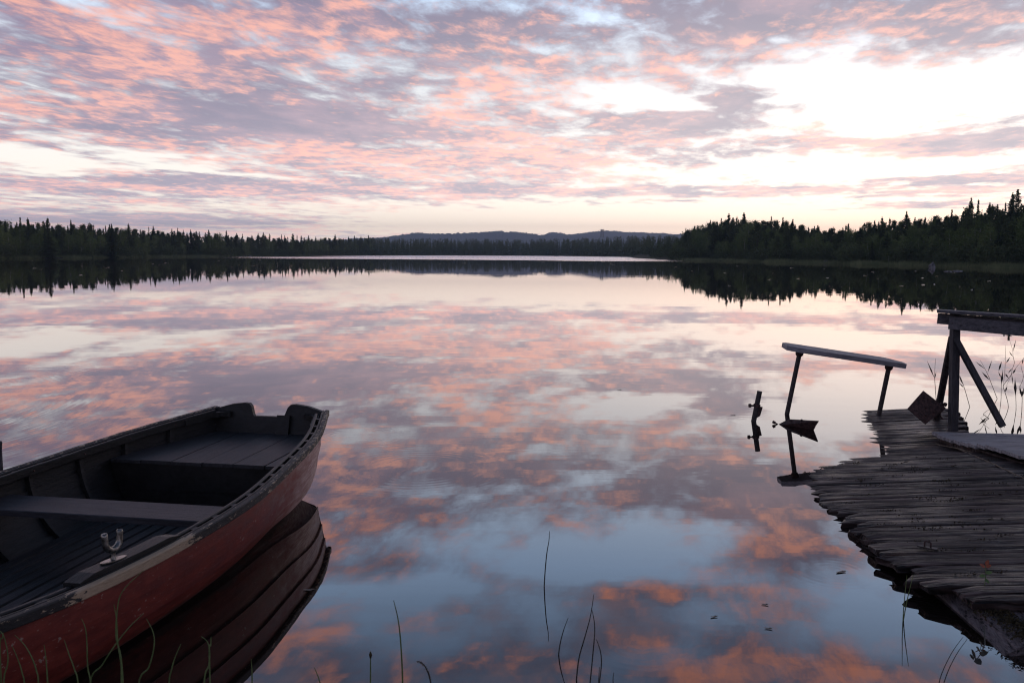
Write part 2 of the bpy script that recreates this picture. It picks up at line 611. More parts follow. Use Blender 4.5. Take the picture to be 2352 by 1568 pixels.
M_SPRUCE = foliage("spruce needles", (0.050, 0.075, 0.040), (0.09, 0.12, 0.060))
M_PINE = foliage("pine needles", (0.060, 0.084, 0.042), (0.105, 0.135, 0.064))
M_BIRCH = foliage("birch leaves", (0.10, 0.14, 0.05), (0.18, 0.23, 0.09))
M_FOREST = foliage("far forest foliage", (0.05, 0.07, 0.04), (0.105, 0.135, 0.065), 0.02)
M_HILL = foliage("forested hill", (0.025, 0.038, 0.025), (0.05, 0.065, 0.04), 0.004)


def mat_ground():
    m, nt, out = material("forest floor")
    g = nt.new("ShaderNodeNewGeometry")
    p = X(nt, g.outputs["Position"])
    n_ = nt.noise(p, 0.6, 6, 0.65)
    n2_ = nt.noise(p, 0.02, 4, 0.6)
    c = nt.mix(nt.ss(n_, 0.35, 0.7), (0.022, 0.020, 0.012), (0.055, 0.065, 0.026))
    c = nt.mix(nt.ss(n2_, 0.4, 0.6) * 0.4, c, (0.05, 0.07, 0.028))
    principled(nt, out, c, 0.95, 0, 0.2, n_, 0.05)
    return m


M_GROUND = mat_ground()


def mat_water():
    m, nt, out = material("lake water")
    g = nt.new("ShaderNodeNewGeometry")
    p = X(nt, g.outputs["Position"])
    px, py, pz = nt.sep(p)
    # tiny capillary ripples, longer across the view than along it, gathered in patches
    patch = nt.ss(nt.noise(scaled(nt, p, (0.10, 0.22, 1)), 1.0, 3, 0.6), 0.36, 0.68)
    w1 = nt.noise(scaled(nt, p, (1.1, 5.5, 1)), 1.0, 2, 0.5) * 0.00028
    w2 = nt.noise(scaled(nt, p, (0.30, 1.1, 1)), 1.0, 2, 0.5) * 0.0014
    w3 = nt.noise(scaled(nt, p, (2.2, 15.0, 1)), 1.0, 2, 0.5) * 0.00005
    hgt = (w1 + w3) * (patch * 0.9 + 0.1) + w2 * (patch * 0.5 + 0.5)
    for (x, y, wl, amp, r0, r1) in RINGS:
        c = at_z(x, y)
        ex, ey = px - c.x, py - c.y
        r = nt.math("SQRT", ex * ex + ey * ey)
        env = nt.ss(r, r0 * 0.4, r0) * nt.ss(r, r1, r1 * 0.45)
        rg = nt.math("SINE", r * (2 * math.pi / wl) + nt.noise(p, 1.2, 2) * 5.0) * nt.ss(nt.noise(p, 1.7, 2), 0.36, 0.62)
        hgt = hgt + rg * env * amp
    bp = nt.new("ShaderNodeBump")
    bp.inputs["Distance"].default_value = 1.0
    nt.put(bp.inputs["Height"], hgt)
    # a breeze roughens the far water
    b1 = nt.noise(scaled(nt, p, (0.0030, 0.014, 1)), 1.0, 3, 0.6)
    far = nt.ss(py + px * 0.55 + (b1 - 0.5) * 230.0, 225.0, 262.0)
    far = far * nt.ss(px + (b1 - 0.5) * 60.0 - py * 0.02, -118.0, -88.0) * nt.ss(px - (b1 - 0.5) * 80.0 - py * 0.15, 25.0, -25.0)
    b2 = nt.noise(scaled(nt, p, (0.004, 0.05, 1)), 1.0, 2, 0.6)
    far = far * nt.ss(b2, 0.30, 0.5)
    rough = far * 0.33 + 0.004
    gl = nt.new("ShaderNodeBsdfGlossy")
    gl.inputs["Color"].default_value = (1.0, 0.95, 0.95, 1)
    nt.put(gl.inputs["Roughness"], rough)
    nt.l.new(bp.outputs[0], gl.inputs["Normal"])
    df = nt.new("ShaderNodeBsdfDiffuse")
    df.inputs["Color"].default_value = (0.010, 0.0075, 0.006, 1)
    lw = nt.new("ShaderNodeLayerWeight")
    lw.inputs[0].default_value = 0.5
    nt.l.new(bp.outputs[0], lw.inputs["Normal"])
    s5 = nt.math("POWER", X(nt, lw.outputs["Facing"]), 4.4)
    fr = nt.math("MULTIPLY_ADD", s5, 0.86, 0.128)
    mx = nt.new("ShaderNodeMixShader")
    nt.put(mx.inputs[0], fr)
    nt.l.new(df.outputs[0], mx.inputs[1])
    nt.l.new(gl.outputs[0], mx.inputs[2])
    nt.l.new(mx.outputs[0], out.inputs[0])
    return m


# spot, wavelength, height, from radius, to radius
RINGS = [(1915, 1310, 0.045, 0.000012, 0.06, 0.42), (1743, 968, 0.09, 0.00003, 0.15, 0.9), (-900, 960, 0.085, 0.000032, 3.4, 8.0),
         (960, 1075, 0.07, 0.00004, 0.45, 0.95), (800, 1000, 0.06, 0.00003, 0.15, 0.7), (1470, 1480, 0.05, 0.000014, 0.05, 0.35), (2050, 1230, 0.06, 0.00003, 0.1, 0.6)]
M_WATER = mat_water()

# ------------------------------------------------------------------ ground, lake, hills
SHORE = [(-4000, 70), (-2600, 120), (-1200, 180), (-400, 215), (0, 236), (300, 300), (520, 375), (700, 480), (860, 640), (1100, 780), (1300, 770), (1430, 620),
         (1490, 400), (1560, 275), (1700, 243), (1850, 206), (2000, 186), (2200, 158), (2352, 141), (2700, 115), (3500, 85), (6000, 55)]
SHORE_A = [(math.atan((x - CX) / F), d) for x, d in SHORE]
SHORE_A = [(-math.pi, 40), (-2.2, 40), (-1.7, 50)] + SHORE_A + [(1.5, 45), (2.2, 40), (math.pi, 40)]
SLOPE = [(-4, 0.03), (math.atan((0 - CX) / F), 0.040), (math.atan((700 - CX) / F), 0.022), (math.atan((1450 - CX) / F), 0.02), (math.atan((1600 - CX) / F), 0.055),
         (math.atan((1850 - CX) / F), 0.03), (math.atan((2050 - CX) / F), 0.06), (math.atan((2352 - CX) / F), 0.075), (4, 0.07)]


def shore_r(a):
    return interp(a, SHORE_A) * (1 + 0.018 * math.sin(a * 61) + 0.012 * math.sin(a * 143 + 1))


def height(x, y):
    a = math.atan2(x, y)
    r = math.hypot(x, y)
    s = shore_r(a)
    t = r - s
    z = -0.9 + 1.15 * smooth(-9, 3, t)
    if t > 0:
        z += min(t, 170) * interp(a, SLOPE) * smooth(0, 40, t)
    bank = 0.28 * smooth(2.2, -1.5, y + 0.25 * math.sin(x * 1.3) + 0.1 * abs(x)) * 1.0 + 0.0
    near = -0.9 + 1.05 * smooth(2.6, 0.6, y - 0.12 * x * x * 0.02) + bank
    if r < 30 and y < 3:
        z = max(z, min(near, 0.45))
    return z


mb = MB()
rings = [0.0, 0.6, 1.2, 1.8, 2.4, 3, 4, 6, 9, 14, 22, 35, 50, 65, 80, 100, 115, 130, 142, 150, 160, 172, 184, 196, 210, 225, 240, 258, 276, 300, 330, 365, 400, 440, 490, 550, 620, 700, 780, 860, 960, 1200, 1700, 2500, 3600, 4600, 5500, 6300]
NA = 240
rows = []
for r in rings:
    row = []
    for j in range(NA):
        a = -math.pi + 2 * math.pi * j / NA
        x, y = r * math.sin(a), r * math.cos(a)
        row.append((x, y, height(x, y)))
    rows.append(row)
mb.grid(rows[1:], closed=True)
mb.face(rows[1])
tag(mb.build("ground", M_GROUND, smooth_shade=True), kind="structure")

mb = MB()
rows = []
for r in [0.5, 3, 8, 20, 60, 150, 300, 600, 900]:
    rows.append([(r * math.sin(2 * math.pi * j / 96), r * math.cos(2 * math.pi * j / 96), 0) for j in range(96)])
mb.grid(rows, closed=True)
mb.face(rows[0])
tag(mb.build("water", M_WATER), kind="structure")

# far blue hills: two ridges, each with a crest roughened by its trees
HILL1 = [(200, 582), (700, 556), (850, 549), (900, 544), (960, 536), (1000, 538), (1040, 539), (1100, 536), (1150, 533), (1200, 536), (1245, 541), (1290, 543), (1400, 544), (1500, 544), (1700, 548), (2000, 556), (2600, 580)]
HILL2 = [(700, 582), (1100, 556), (1240, 544), (1262, 536), (1285, 536), (1300, 540), (1340, 537), (1383, 531), (1420, 534), (1460, 535), (1500, 537), (1560, 540), (1700, 545), (2100, 560), (2600, 582)]


def hill(prof, D, seed):
    mb = MB()
    rows = []
    xs = [prof[0][0] + (prof[-1][0] - prof[0][0]) * i / 900 for i in range(901)]
    for t in [0, 0.25, 0.5, 0.75, 0.93, 1.0, 1.15, 1.6]:
        row = []
        for i, x in enumerate(xs):
            top = H + (horizon(x) - interp(x, prof)) / F * D
            az = (x - CX) / F
            dd = D + 500 * (t - 1)
            z = top * (math.sin(min(t, 1) * math.pi / 2) ** 0.8) if t <= 1 else top * (1 - (t - 1) * 1.5)
            z = max(z, -1)
            if t > 0:
                z += 7.0 * mnoise.noise(Vector((i * 0.045, t * 9, seed))) * min(1, t * 2)
                z += (random.random() ** 2) * (8 if t == 1.0 else 5.0)
            row.append((az * dd, dd, z))
        rows.append(row)
    mb.grid(rows)
    return tag(mb.build("hills", M_HILL), kind="structure")


hill(HILL1, 5000, 1)
hill(HILL2, 5700, 2)


# ------------------------------------------------------------------ trees
def spruce_proto(seed, hgt=10.0, wid=1.75, dens=1.0):
    rnd = random.Random(seed)
    t = MB()
    t.tube([(0, 0, -0.3), (0.02, 0, hgt * 0.5), (0, 0, hgt * 0.97)], [0.13, 0.085, 0.012], 5)
    c = MB()
    lv = int(44 * dens)
    for i in range(lv):
        f = (i + rnd.random() * 0.7) / lv
        z = hgt * (0.06 + 0.93 * f)
        L0 = wid * ((1 - f) ** 0.86) * (0.8 + 0.35 * math.sin(f * 9 + seed)) + 0.07
        if f < 0.1:
            L0 *= 0.6 + 4 * f
        nb = 8 if f < 0.7 else 6
        for b in range(nb):
            if rnd.random() < 0.12:
                continue
            a = rnd.random() * 6.283
            L = L0 * rnd.uniform(0.55, 1.2)
            droop = lerp(-0.45, 0.55, f)
            d = Vector((math.cos(a), math.sin(a), 0))
            sd = Vector((-d.y, d.x, 0))
            p0 = Vector((0, 0, z))
            n = 4 if L > 0.7 else 2
            for q in range(n):
                g = (q + 0.4) / n
                p = p0 + d * L * g + Vector((0, 0, droop * L * g + 0.16 * L * g * g))
                w_ = L * 0.40 * (1.15 - g) + 0.10
                tip = p + d * (L / n * 1.2) + Vector((0, 0, rnd.uniform(-0.16, 0.04)))
                for sgn in (-1, 1):
                    e = p + sd * sgn * w_ * rnd.uniform(0.6, 1.3) + d * L * 0.16 + Vector((0, 0, rnd.uniform(-0.30, -0.02)))
                    c.face([p - d * 0.05, e, tip])
                hgd = p + Vector((rnd.uniform(-.05, .05), rnd.uniform(-.05, .05), -rnd.uniform(0.15, 0.38)))
                c.face([p - d * 0.13, p + d * 0.13 + sd * rnd.uniform(-.1, .1), hgd])
    c.face([(-0.05, 0, hgt * 0.9), (0.05, 0.02, hgt * 0.9), (0, 0, hgt * 1.03)])
    return t, c


def clump(c, rnd, p, rad, n, size, flat=0.7):
    for _ in range(n):
        o = Vector((rnd.gauss(0, 1), rnd.gauss(0, 1), rnd.gauss(0, flat)))
        q = p + o * rad * 0.48
        a = Vector((rnd.uniform(-1, 1), rnd.uniform(-1, 1), rnd.uniform(-1, 1))).normalized() * size * rnd.uniform(0.6, 1.3)
        b = Vector((rnd.uniform(-1, 1), rnd.uniform(-1, 1), rnd.uniform(-1, 1))).normalized() * size * rnd.uniform(0.6, 1.3)
        c.face([q, q + a, q + b])


def pine_proto(seed, hgt=10.0):
    rnd = random.Random(seed)
    t, c = MB(), MB()
    bend = rnd.uniform(-0.4, 0.4)
    axis = lambda f: Vector((bend * math.sin(f * 2.6), bend * 0.6 * math.sin(f * 3.3 + seed), hgt * f))
    t.tube([axis(f) for f in (-0.03, 0.3, 0.6, 0.9)], [0.16, 0.13, 0.09, 0.03], 5)
    base = rnd.uniform(0.34, 0.48)
    for i in range(30):
        f = base + (0.99 - base) * (i + rnd.random()) / 30
        p = axis(f)
        a = rnd.random() * 6.283
        pr = (f - base) / (1 - base)
        L = (1.75 * math.sin(min(1, pr * 1.15 + 0.18) * math.pi) ** 0.7 + 0.2) * rnd.uniform(0.4, 1.1)
        e = p + Vector((math.cos(a) * L, math.sin(a) * L, L * rnd.uniform(0.0, 0.45)))
        t.tube([p, e], [0.035, 0.012], 3, cap=False)
        clump(c, rnd, e, 0.85 * rnd.uniform(0.7, 1.25), 40, 0.36, 0.5)
        clump(c, rnd, p.lerp(e, 0.6), 0.65, 18, 0.34, 0.5)
    return t, c


def birch_proto(seed, hgt=9.0, wid=2.2):
    rnd = random.Random(seed)
    t, c = MB(), MB()
    lean = rnd.uniform(-0.5, 0.5)
    axis = lambda f: Vector((lean * f * f, 0.3 * math.sin(f * 3 + seed), hgt * f))
    t.tube([axis(f) for f in (-0.03, 0.35, 0.7, 0.95)], [0.10, 0.085, 0.05, 0.015], 5)
    for i in range(38):
        f = 0.07 + 0.92 * (i + rnd.random()) / 38
        p = axis(f)
        a = rnd.random() * 6.283
        L = wid * (math.sin(min(1, (f - 0.05) * 1.02) * math.pi) ** 0.6) * rnd.uniform(0.25, 1.05) + 0.12
        e = p + Vector((math.cos(a) * L, math.sin(a) * L, L * rnd.uniform(0.1, 0.6)))
        t.tube([p, e], [0.025, 0.008], 3, cap=False)
        clump(c, rnd, e, 0.85 * rnd.uniform(0.7, 1.3), 44, 0.27, 1.0)
        clump(c, rnd, p.lerp(e, 0.55) - Vector((0, 0, 0.2)), 0.7, 26, 0.26, 1.0)
    return t, c


def mesh_of(mbx, name, mat):
    o = mbx.build(name, mat)
    me = o.data
    bpy.data.objects.remove(o)
    return me


PROTO = {"spruce_tree": [], "pine_tree": [], "birch_tree": []}
RAW = {"spruce_tree": [], "pine_tree": [], "birch_tree": []}
for i in range(6):
    t, c = spruce_proto(11 + i, 10, [2.0, 2.5, 1.6, 2.2, 2.7, 1.8][i])
    RAW["spruce_tree"].append((t, c))
    PROTO["spruce_tree"].append((mesh_of(t, "trunk", M_BARK), mesh_of(c, "crown", M_SPRUCE), 10.3))
for i in range(5):
    t, c = pine_proto(31 + i)
    RAW["pine_tree"].append((t, c))
    PROTO["pine_tree"].append((mesh_of(t, "trunk", M_BARK), mesh_of(c, "crown", M_PINE), 10.3))
for i in range(5):
    t, c = birch_proto(51 + i)
    RAW["birch_tree"].append((t, c))
    PROTO["birch_tree"].append((mesh_of(t, "trunk", M_BIRCHB), mesh_of(c, "crown", M_BIRCH), 9.6))


def tree(kind, px, D, top_py=None, hgt=None, label=None, group=None, idx=None, fat=1.0):
    az = math.atan((px - CX) / F)
    x, y = D * math.sin(az), D * math.cos(az)
    z = height(x, y)
    if hgt is None:
        dc = D  # distance along the ground; close to depth times secant
        hgt = H + (horizon(px) - top_py) / math.hypot(F, px - CX) * dc - z
    hgt = max(hgt, 2.0)
    tm, cm, ph = random.choice(PROTO[kind]) if idx is None else PROTO[kind][idx]
    s = hgt / ph
    o = empty(kind, (x, y, z - 0.05), random.random() * 6.283)
    ws = s * fat * random.uniform(0.9, 1.15) * (1 if hgt > 6 else 1.15)
    o.scale = (ws, ws, s)
    for nm, me in (("trunk", tm), ("crown", cm)):
        c = bpy.data.objects.new(nm, me)
        COL.objects.link(c)
        c.parent = o
    tag(o, label, "tree", group)
    return o


TOPS = [(-200, 500), (0, 507), (100, 510), (300, 522), (500, 535), (700, 545), (860, 547), (1000, 549), (1100, 550), (1200, 551), (1300, 549), (1400, 546), (1480, 543), (1560, 540),
        (1590, 520), (1640, 506), (1690, 498), (1760, 502), (1820, 512), (1860, 524), (1900, 524), (1960, 518), (2020, 508), (2060, 506), (2110, 504), (2160, 496), (2200, 488),
        (2250, 480), (2300, 470), (2340, 472), (2380, 466), (2700, 440)]
LB = {
    ("spruce_tree", "L"): ("dark pointed spruce in the forest wall along the left shore", "spruces along the left shore"),
    ("pine_tree", "L"): ("round topped pine in the forest wall along the left shore", "pines along the left shore"),
    ("birch_tree", "L"): ("pale green leafy birch at the water's edge of the left shore", "birches along the left shore"),
    ("spruce_tree", "R"): ("dark pointed spruce in the forest on the right hand headland", "spruces on the right headland"),
    ("pine_tree", "R"): ("ragged pine in the forest on the right hand headland", "pines on the right headland"),
    ("birch_tree", "R"): ("leafy birch low on the slope of the right hand headland", "birches on the right headland"),
}
# named trees
tree("spruce_tree", 117, 262, 497, label="tallest spruce rising clear above the left treeline", idx=1, fat=1.0)
tree("spruce_tree", 262 / 2352 * 2352, 285, 510, label="broad spruce second to the right of the tallest left shore spruce", idx=4, fat=0.9)
tree("spruce_tree", 20, 250, 502, label="spruce crown at the extreme left end of the left treeline", idx=0)
tree("spruce_tree", 2072, 222, 481, label="lone spruce with sunlit orange tip above the right shore birches", idx=4, fat=1.0)
tree("spruce_tree", 2217, 205, 450, label="narrow dark spruce left of the tallest pair on the right hill", idx=2, fat=0.95)
tree("spruce_tree", 2234, 208, 455, label="thin topped spruce just right of the narrow dark one on the right hill", idx=5, fat=0.9)
tree("spruce_tree", 2311, 190, 439, label="left tree of the tallest pair of spruces on the right hill", idx=0, fat=1.0)
tree("spruce_tree", 2322, 188, 430, label="right tree of the tallest pair of spruces on the right hill", idx=1, fat=0.85)
tree("spruce_tree", 1571, 285, 521, label="slender spruce at the left tip of the right headland", idx=2, fat=0.8)
tree("birch_tree", 1758, 246, 524, label="birch with a bright white trunk at the headland waterline", idx=2)
tree("birch_tree", 2035, 181, 582, label="small bright green birch bush beside the shore boulders", idx=3, fat=1.7)

rr = random.Random(99)
cnt = {}


def scatter(side, x0, x1, n, depth0, depth1, tk, kinds, lo, hi):
    for i in range(n):
        px = lerp(x0, x1, (i + rr.random()) / n)
        a = math.atan((px - CX) / F)
        s = shore_r(a)
        D = s + rr.uniform(depth0, depth1) * (s / 220) ** 0.5
        kind = rr.choices(list(PROTO), kinds)[0]
        top = interp(px, TOPS) - (6 if kind == "spruce_tree" else 0)
        hp = (horizon(px) - top) * rr.uniform(lo, hi)
        lab, grp = LB[(kind, side)]
        tree(kind, px, D, horizon(px) - hp, label=lab, group=grp)
        cnt[(kind, side)] = cnt.get((kind, side), 0) + 1


# back rows reach the skyline, front rows are lower and leafier
scatter("L", -60, 860, 115, 26, 60, 1, (6, 4, 0.8), 0.84, 1.02)
scatter("L", -60, 860, 16, 20, 50, 1, (1, 0, 0), 1.0, 1.10)
scatter("L", -60, 860, 75, 10, 24, 1, (4, 3, 3), 0.66, 0.94)
scatter("L", -60, 860, 60, 3, 9, 1, (1, 1, 6), 0.38, 0.70)
scatter("R", 1575, 2400, 105, 34, 66, 1, (6, 5, 0.8), 0.84, 1.04)
scatter("R", 1600, 2400, 24, 26, 56, 1, (1, 0.25, 0), 1.0, 1.12)
scatter("R", 1560, 2400, 90, 16, 32, 1, (4, 4, 4), 0.66, 0.92)
scatter("R", 1545, 2400, 75, 4, 14, 1, (2, 2, 6), 0.36, 0.66)


def append(dst, src, loc, rz, sxy, sz, m):
    i = len(dst.v)
    ca, sa = math.cos(rz), math.sin(rz)
    dst.v += [(loc[0] + (x * ca - y * sa) * sxy, loc[1] + (x * sa + y * ca) * sxy, loc[2] + z * sz) for x, y, z in src.v]
    dst.f += [tuple(k + i for k in f) for f in src.f]
    dst.m += [m] * len(src.f)


# the wood across the far end of the lake and the depth of the woods behind the first rows
def low(kind):
    """a light version of a tree for the far wood"""
    rnd = random.Random(hash(kind) % 1000 + len(kind))
    c = MB()
    if kind == "spruce":
        for i in range(15):
            f = i / 15
            z = 10 * (0.05 + 0.95 * f)
            L0 = 1.7 * (1 - f) ** 0.8 + 0.08
            for b in range(6):
                a = rnd.random() * 6.283
                L = L0 * rnd.uniform(0.6, 1.2)
                d = Vector((math.cos(a), math.sin(a), 0))
                sd = Vector((-d.y, d.x, 0))
                c.face([(0, 0, z + 0.5), tuple(d * L + sd * L * 0.35 + Vector((0, 0, z - 0.3 * L))), tuple(d * L - sd * L * 0.35 + Vector((0, 0, z - 0.35 * L)))])
    else:
        for i in range(20):
            f = 0.2 + 0.78 * (i + rnd.random()) / 20
            a = rnd.random() * 6.283
            L = 1.6 * math.sin(f * 3.0) ** 0.6 * rnd.uniform(0.2, 1)
            clump(c, rnd, Vector((math.cos(a) * L, math.sin(a) * L, 10 * f)), 0.9, 8, 0.55, 0.8)
    return c


LOWS = [low("spruce"), low("spruce"), low("bushy"), low("bushy")]
mb = MB()
for i in range(1150):
    px = rr.uniform(780, 1620)
    a = math.atan((px - CX) / F)
    s = shore_r(a)
    tt = rr.random() ** 1.3
    D = s + 4 + tt * 150
    x, y = D * math.sin(a), D * math.cos(a)
    z = height(x, y)
    top = H + (horizon(px) - interp(px, TOPS)) / F * D
    src = LOWS[rr.choice([0, 1, 0, 1, 2, 3])]
    hg = max(4, (top - z) * rr.uniform(0.72, 1.08) * lerp(0.6, 1.0, min(1, tt * 3)))
    append(mb, src, (x, y, z - 0.2), rr.random() * 6.28, hg / 10 * rr.uniform(0.9, 1.3), hg / 10, 0)
tag(mb.build("far_forest", M_FOREST), "continuous dark conifer wood closing the far end of the lake", "forest", kind="stuff")

mb = MB()
for (x0, x1, n, d0, d1) in ((-2600, -60, 1100, 6, 110), (-60, 860, 700, 28, 120), (1550, 2420, 700, 30, 120), (2420, 5200, 1300, 5, 90)):
    for i in range(n):
        px = rr.uniform(x0, x1)
        a = math.atan((px - CX) / F)
        s = shore_r(a)
        D = s + rr.uniform(d0, d1) * (s / 220) ** 0.5
        x, y = D * math.sin(a), D * math.cos(a)
        z = height(x, y)
        top = H + (horizon(px) - interp(px, TOPS)) / math.hypot(F, px - CX) * D
        hg = max(3, (top - z) * rr.uniform(0.5, 0.84))
        append(mb, LOWS[rr.choice([0, 1, 0, 2, 3])], (x, y, z - 0.2), rr.random() * 6.28, hg / 10 * rr.uniform(1.2, 1.8), hg / 10, 0)
tag(mb.build("forest_depth", M_FOREST), "deeper forest showing between and behind the shore trees on both sides", "forest", kind="stuff")

# low bushes that close the foot of the forest
mb = MB()
BUSH = []
for i in range(4):
    c = MB()
    rnd = random.Random(70 + i)
    for q in range(16):
        a = rnd.random() * 6.283
        r_ = rnd.random() ** 0.6 * 0.8
        clump(c, rnd, Vector((math.cos(a) * r_, math.sin(a) * r_, rnd.uniform(0.1, 1.0))), 0.5, 22, 0.17, 0.9)
    BUSH.append(c)
for (x0, x1, n) in ((-60, 860, 330), (1500, 2420, 420)):
    for i in range(n):
        px = rr.uniform(x0, x1)
        a = math.atan((px - CX) / F)
        s = shore_r(a)
        D = s + rr.uniform(2.5, 16)
        x, y = D * math.sin(a), D * math.cos(a)
        k = rr.uniform(1.0, 3.0)
        append(mb, BUSH[i % 4], (x, y, height(x, y)), rr.random() * 6.28, k * rr.uniform(0.8, 1.2), k, 0)
tag(mb.build("undergrowth", M_FOREST), "low bushes closing the foot of the forest along both shores", "bushes", kind="stuff")

# sedge fringes on the shores
mb = MB()
for (x0, x1, n, w0, w1, hh) in ((1530, 2420, 9000, -3.5, 3.0, 0.75), (-60, 560, 5200, -2.0, 3.0, 0.7), (560, 1500, 2600, -2, 3, 0.7)):
    for i in range(n):
        px = rr.uniform(x0, x1)
        a = math.atan((px - CX) / F)
        s = shore_r(a)
        D = s + rr.uniform(w0, w1) * (1.6 if 1820 < px < 2200 else 1)
        x, y = D * math.sin(a), D * math.cos(a)
        z = max(height(x, y), -0.1)
        h_ = hh * rr.uniform(0.4, 1.25)
        b = rr.uniform(0.03, 0.07)
        mb.face([(x - b, y, z - 0.05), (x + b, y, z - 0.05), (x + rr.uniform(-.15, .15), y + rr.uniform(-.1, .1), z + h_)])
tag(mb.build("shore_grass", M_SEDGE), "pale green sedge fringe along the far waterline", "grass", kind="stuff")


def rock(px, py, wm, hm, label, sd, grp=None):
    p = at_z(px, py, 0.0)
    rnd = random.Random(sd)
    bm_rows = []
    mb = MB()
    n = 18
    for i in range(9):
        th = -0.25 + (math.pi / 2 + 0.25) * i / 8
        row = []
        for j in range(n):
            ph = 2 * math.pi * j / n
            d = Vector((math.cos(ph) * math.cos(th), math.sin(ph) * math.cos(th), math.sin(th)))
            k = 1 + 0.38 * mnoise.noise(d * 1.5 + Vector((sd, 0, 0))) + 0.16 * mnoise.noise(d * 4 + Vector((0, sd, 0)))
            row.append((d.x * wm / 2 * k, d.y * wm / 2 * k, max(-0.15, d.z * hm * k)))
        bm_rows.append(row)
    mb.grid(bm_rows, closed=True)
    mb.face(bm_rows[-1])
    o = mb.build("boulder", M_ROCK)
    o.location = (p.x, p.y, 0.0)
    tag(o, label, "rock", grp)


rock(2141, 615.5, 0.9, 0.75, "grey boulder standing alone in the shallows of the right shore", 3)
rock(1966, 606, 1.9, 1.2, "big grey boulder among sedge, largest on the right shore", 5)
rock(1897, 604.5, 1.1, 0.6, "pale low boulder left of the biggest shore boulder", 8)
rock(1582, 597.5, 1.8, 1.2, "pale grey boulder at the tip of the right headland", 9)
rock(1521, 594, 3.2, 0.8, "dark low rock left of the headland tip", 12)
rock(2275, 611, 2.1, 0.9, "wide flat boulder near the right edge of the far shore", 14)
rock(2178, 624, 0.85, 0.10, "flat slab just breaking the water, left one of two", 17)
rock(2200, 623, 1.0, 0.11, "flat slab just breaking the water, right one of two", 19)
rock(534, 588.5, 2.5, 1.7, "pale boulder at the end of the left wooded point", 21)
rock(572, 588.6, 2.0, 0.6, "small pale rock right of the left point's boulder", 23)

# lattice mast on the hill and a small white hut and skiff on the far shore
mb = MB()
pb = at_d(1383, 541, 2450)
top = at_d(1383, 526.5, 2450)
hgt_p = top.z - pb.z + 6
for sx in (-1, 1):
    for sy in (-1, 1):
        mb.bar((sx * 4.2, sy * 4.2, -6), (sx * 2.4, sy * 2.4, hgt_p - 6), 0.9, 0.9)
for k in range(5):
    z0, z1 = -6 + hgt_p * k / 5, -6 + hgt_p * (k + 1) / 5
    w0, w1 = lerp(4.2, 2.4, k / 5), lerp(4.2, 2.4, (k + 1) / 5)
    for sy in (-1, 1):
        mb.bar((-w0, sy * w0, z0), (w1, sy * w1, z1), 0.5, 0.5)
        mb.bar((w0, sy * w0, z0), (-w1, sy * w1, z1), 0.5, 0.5)
mb.bar((-6.5, 0, hgt_p - 7), (6.5, 0, hgt_p - 7), 0.9, 0.9)
mb.bar((-6.5, 0, hgt_p - 11), (6.5, 0, hgt_p - 11), 0.9, 0.9)
o = mb.build("lattice_mast", M_PYLON)
o.location = pb
tag(o, "grey lattice mast standing up against the distant blue hill", "mast")

mb = MB()
L_, Wd = 4.2, 1.4
prof = []
for i in range(9):
    s_ = i / 8
    b_ = Wd / 2 * (math.sin(min(1, s_ * 1.25 + 0.12) * math.pi) ** 0.5 if s_ < 0.9 else 0.35 * (1 - s_) * 10)
    prof.append([(s_ * L_, -b_, 0.55), (s_ * L_, -b_ * 0.7, 0.12), (s_ * L_, 0, 0), (s_ * L_, b_ * 0.7, 0.12), (s_ * L_, b_, 0.55)])
mb.grid(prof)
mb.face(prof[0])
o = mb.build("skiff", M_WHITE)
p = at_z(1272, 589.0, 0)
o.location = (p.x, p.y - 2, -0.03)
o.rotation_euler = (0, 0, R(35))
tag(o, "tiny white skiff drawn up under the far wood", "boat")

# ------------------------------------------------------------------ rowing boat
# boat frame: +x from stern to bow, +y to port... (y>0 is the side towards the jetty)
BA = Vector((-0.165, -0.986, 0)).normalized()
boat = empty("rowing_boat", (-1.82, 6.36, 0.0), math.atan2(BA.y, BA.x))
tag(boat, "old open wooden rowing boat with red hull and black inside, notched stern", "boat")
BEAM = [(0, .425), (.2, .495), (.5, .59), (.8, .66), (1.2, .72), (1.7, .785), (2.0, .80), (2.4, .79), (2.8, .76), (3.3, .69), (3.8, .56), (4.2, .40), (4.5, .23), (4.75, .03)]
SHEER = [(0, .53), (.5, .50), (1.15, .47), (2, .44), (2.8, .43), (3.4, .445), (4.0, .49), (4.75, .60)]
KEEL = [(0, .03), (.5, -.03), (1, -.08), (2, -.12), (3, -.12), (4, -.06), (4.5, .08), (4.75, .30)]
EXPA = [(0, .36), (.5, .52), (1.2, .72), (2, .8), (3.3, .85), (4.2, 1.0), (4.75, 1.1)]


def spl(x, p):
    # smooth interpolation
    n = len(p)
    for i in range(n - 1):
        if x <= p[i + 1][0] or i == n - 2:
            x0, y0 = p[i]
            x1, y1 = p[i + 1]
            m0 = (p[i + 1][1] - p[i - 1][1]) / (p[i + 1][0] - p[i - 1][0]) if i > 0 else (y1 - y0) / (x1 - x0)
            m1 = (p[i + 2][1] - p[i][1]) / (p[i + 2][0] - p[i][0]) if i < n - 2 else (y1 - y0) / (x1 - x0)
            h_ = x1 - x0
            t = min(1, max(0, (x - x0) / h_))
            return (2 * t ** 3 - 3 * t * t + 1) * y0 + (t ** 3 - 2 * t * t + t) * h_ * m0 + (-2 * t ** 3 + 3 * t * t) * y1 + (t ** 3 - t * t) * h_ * m1


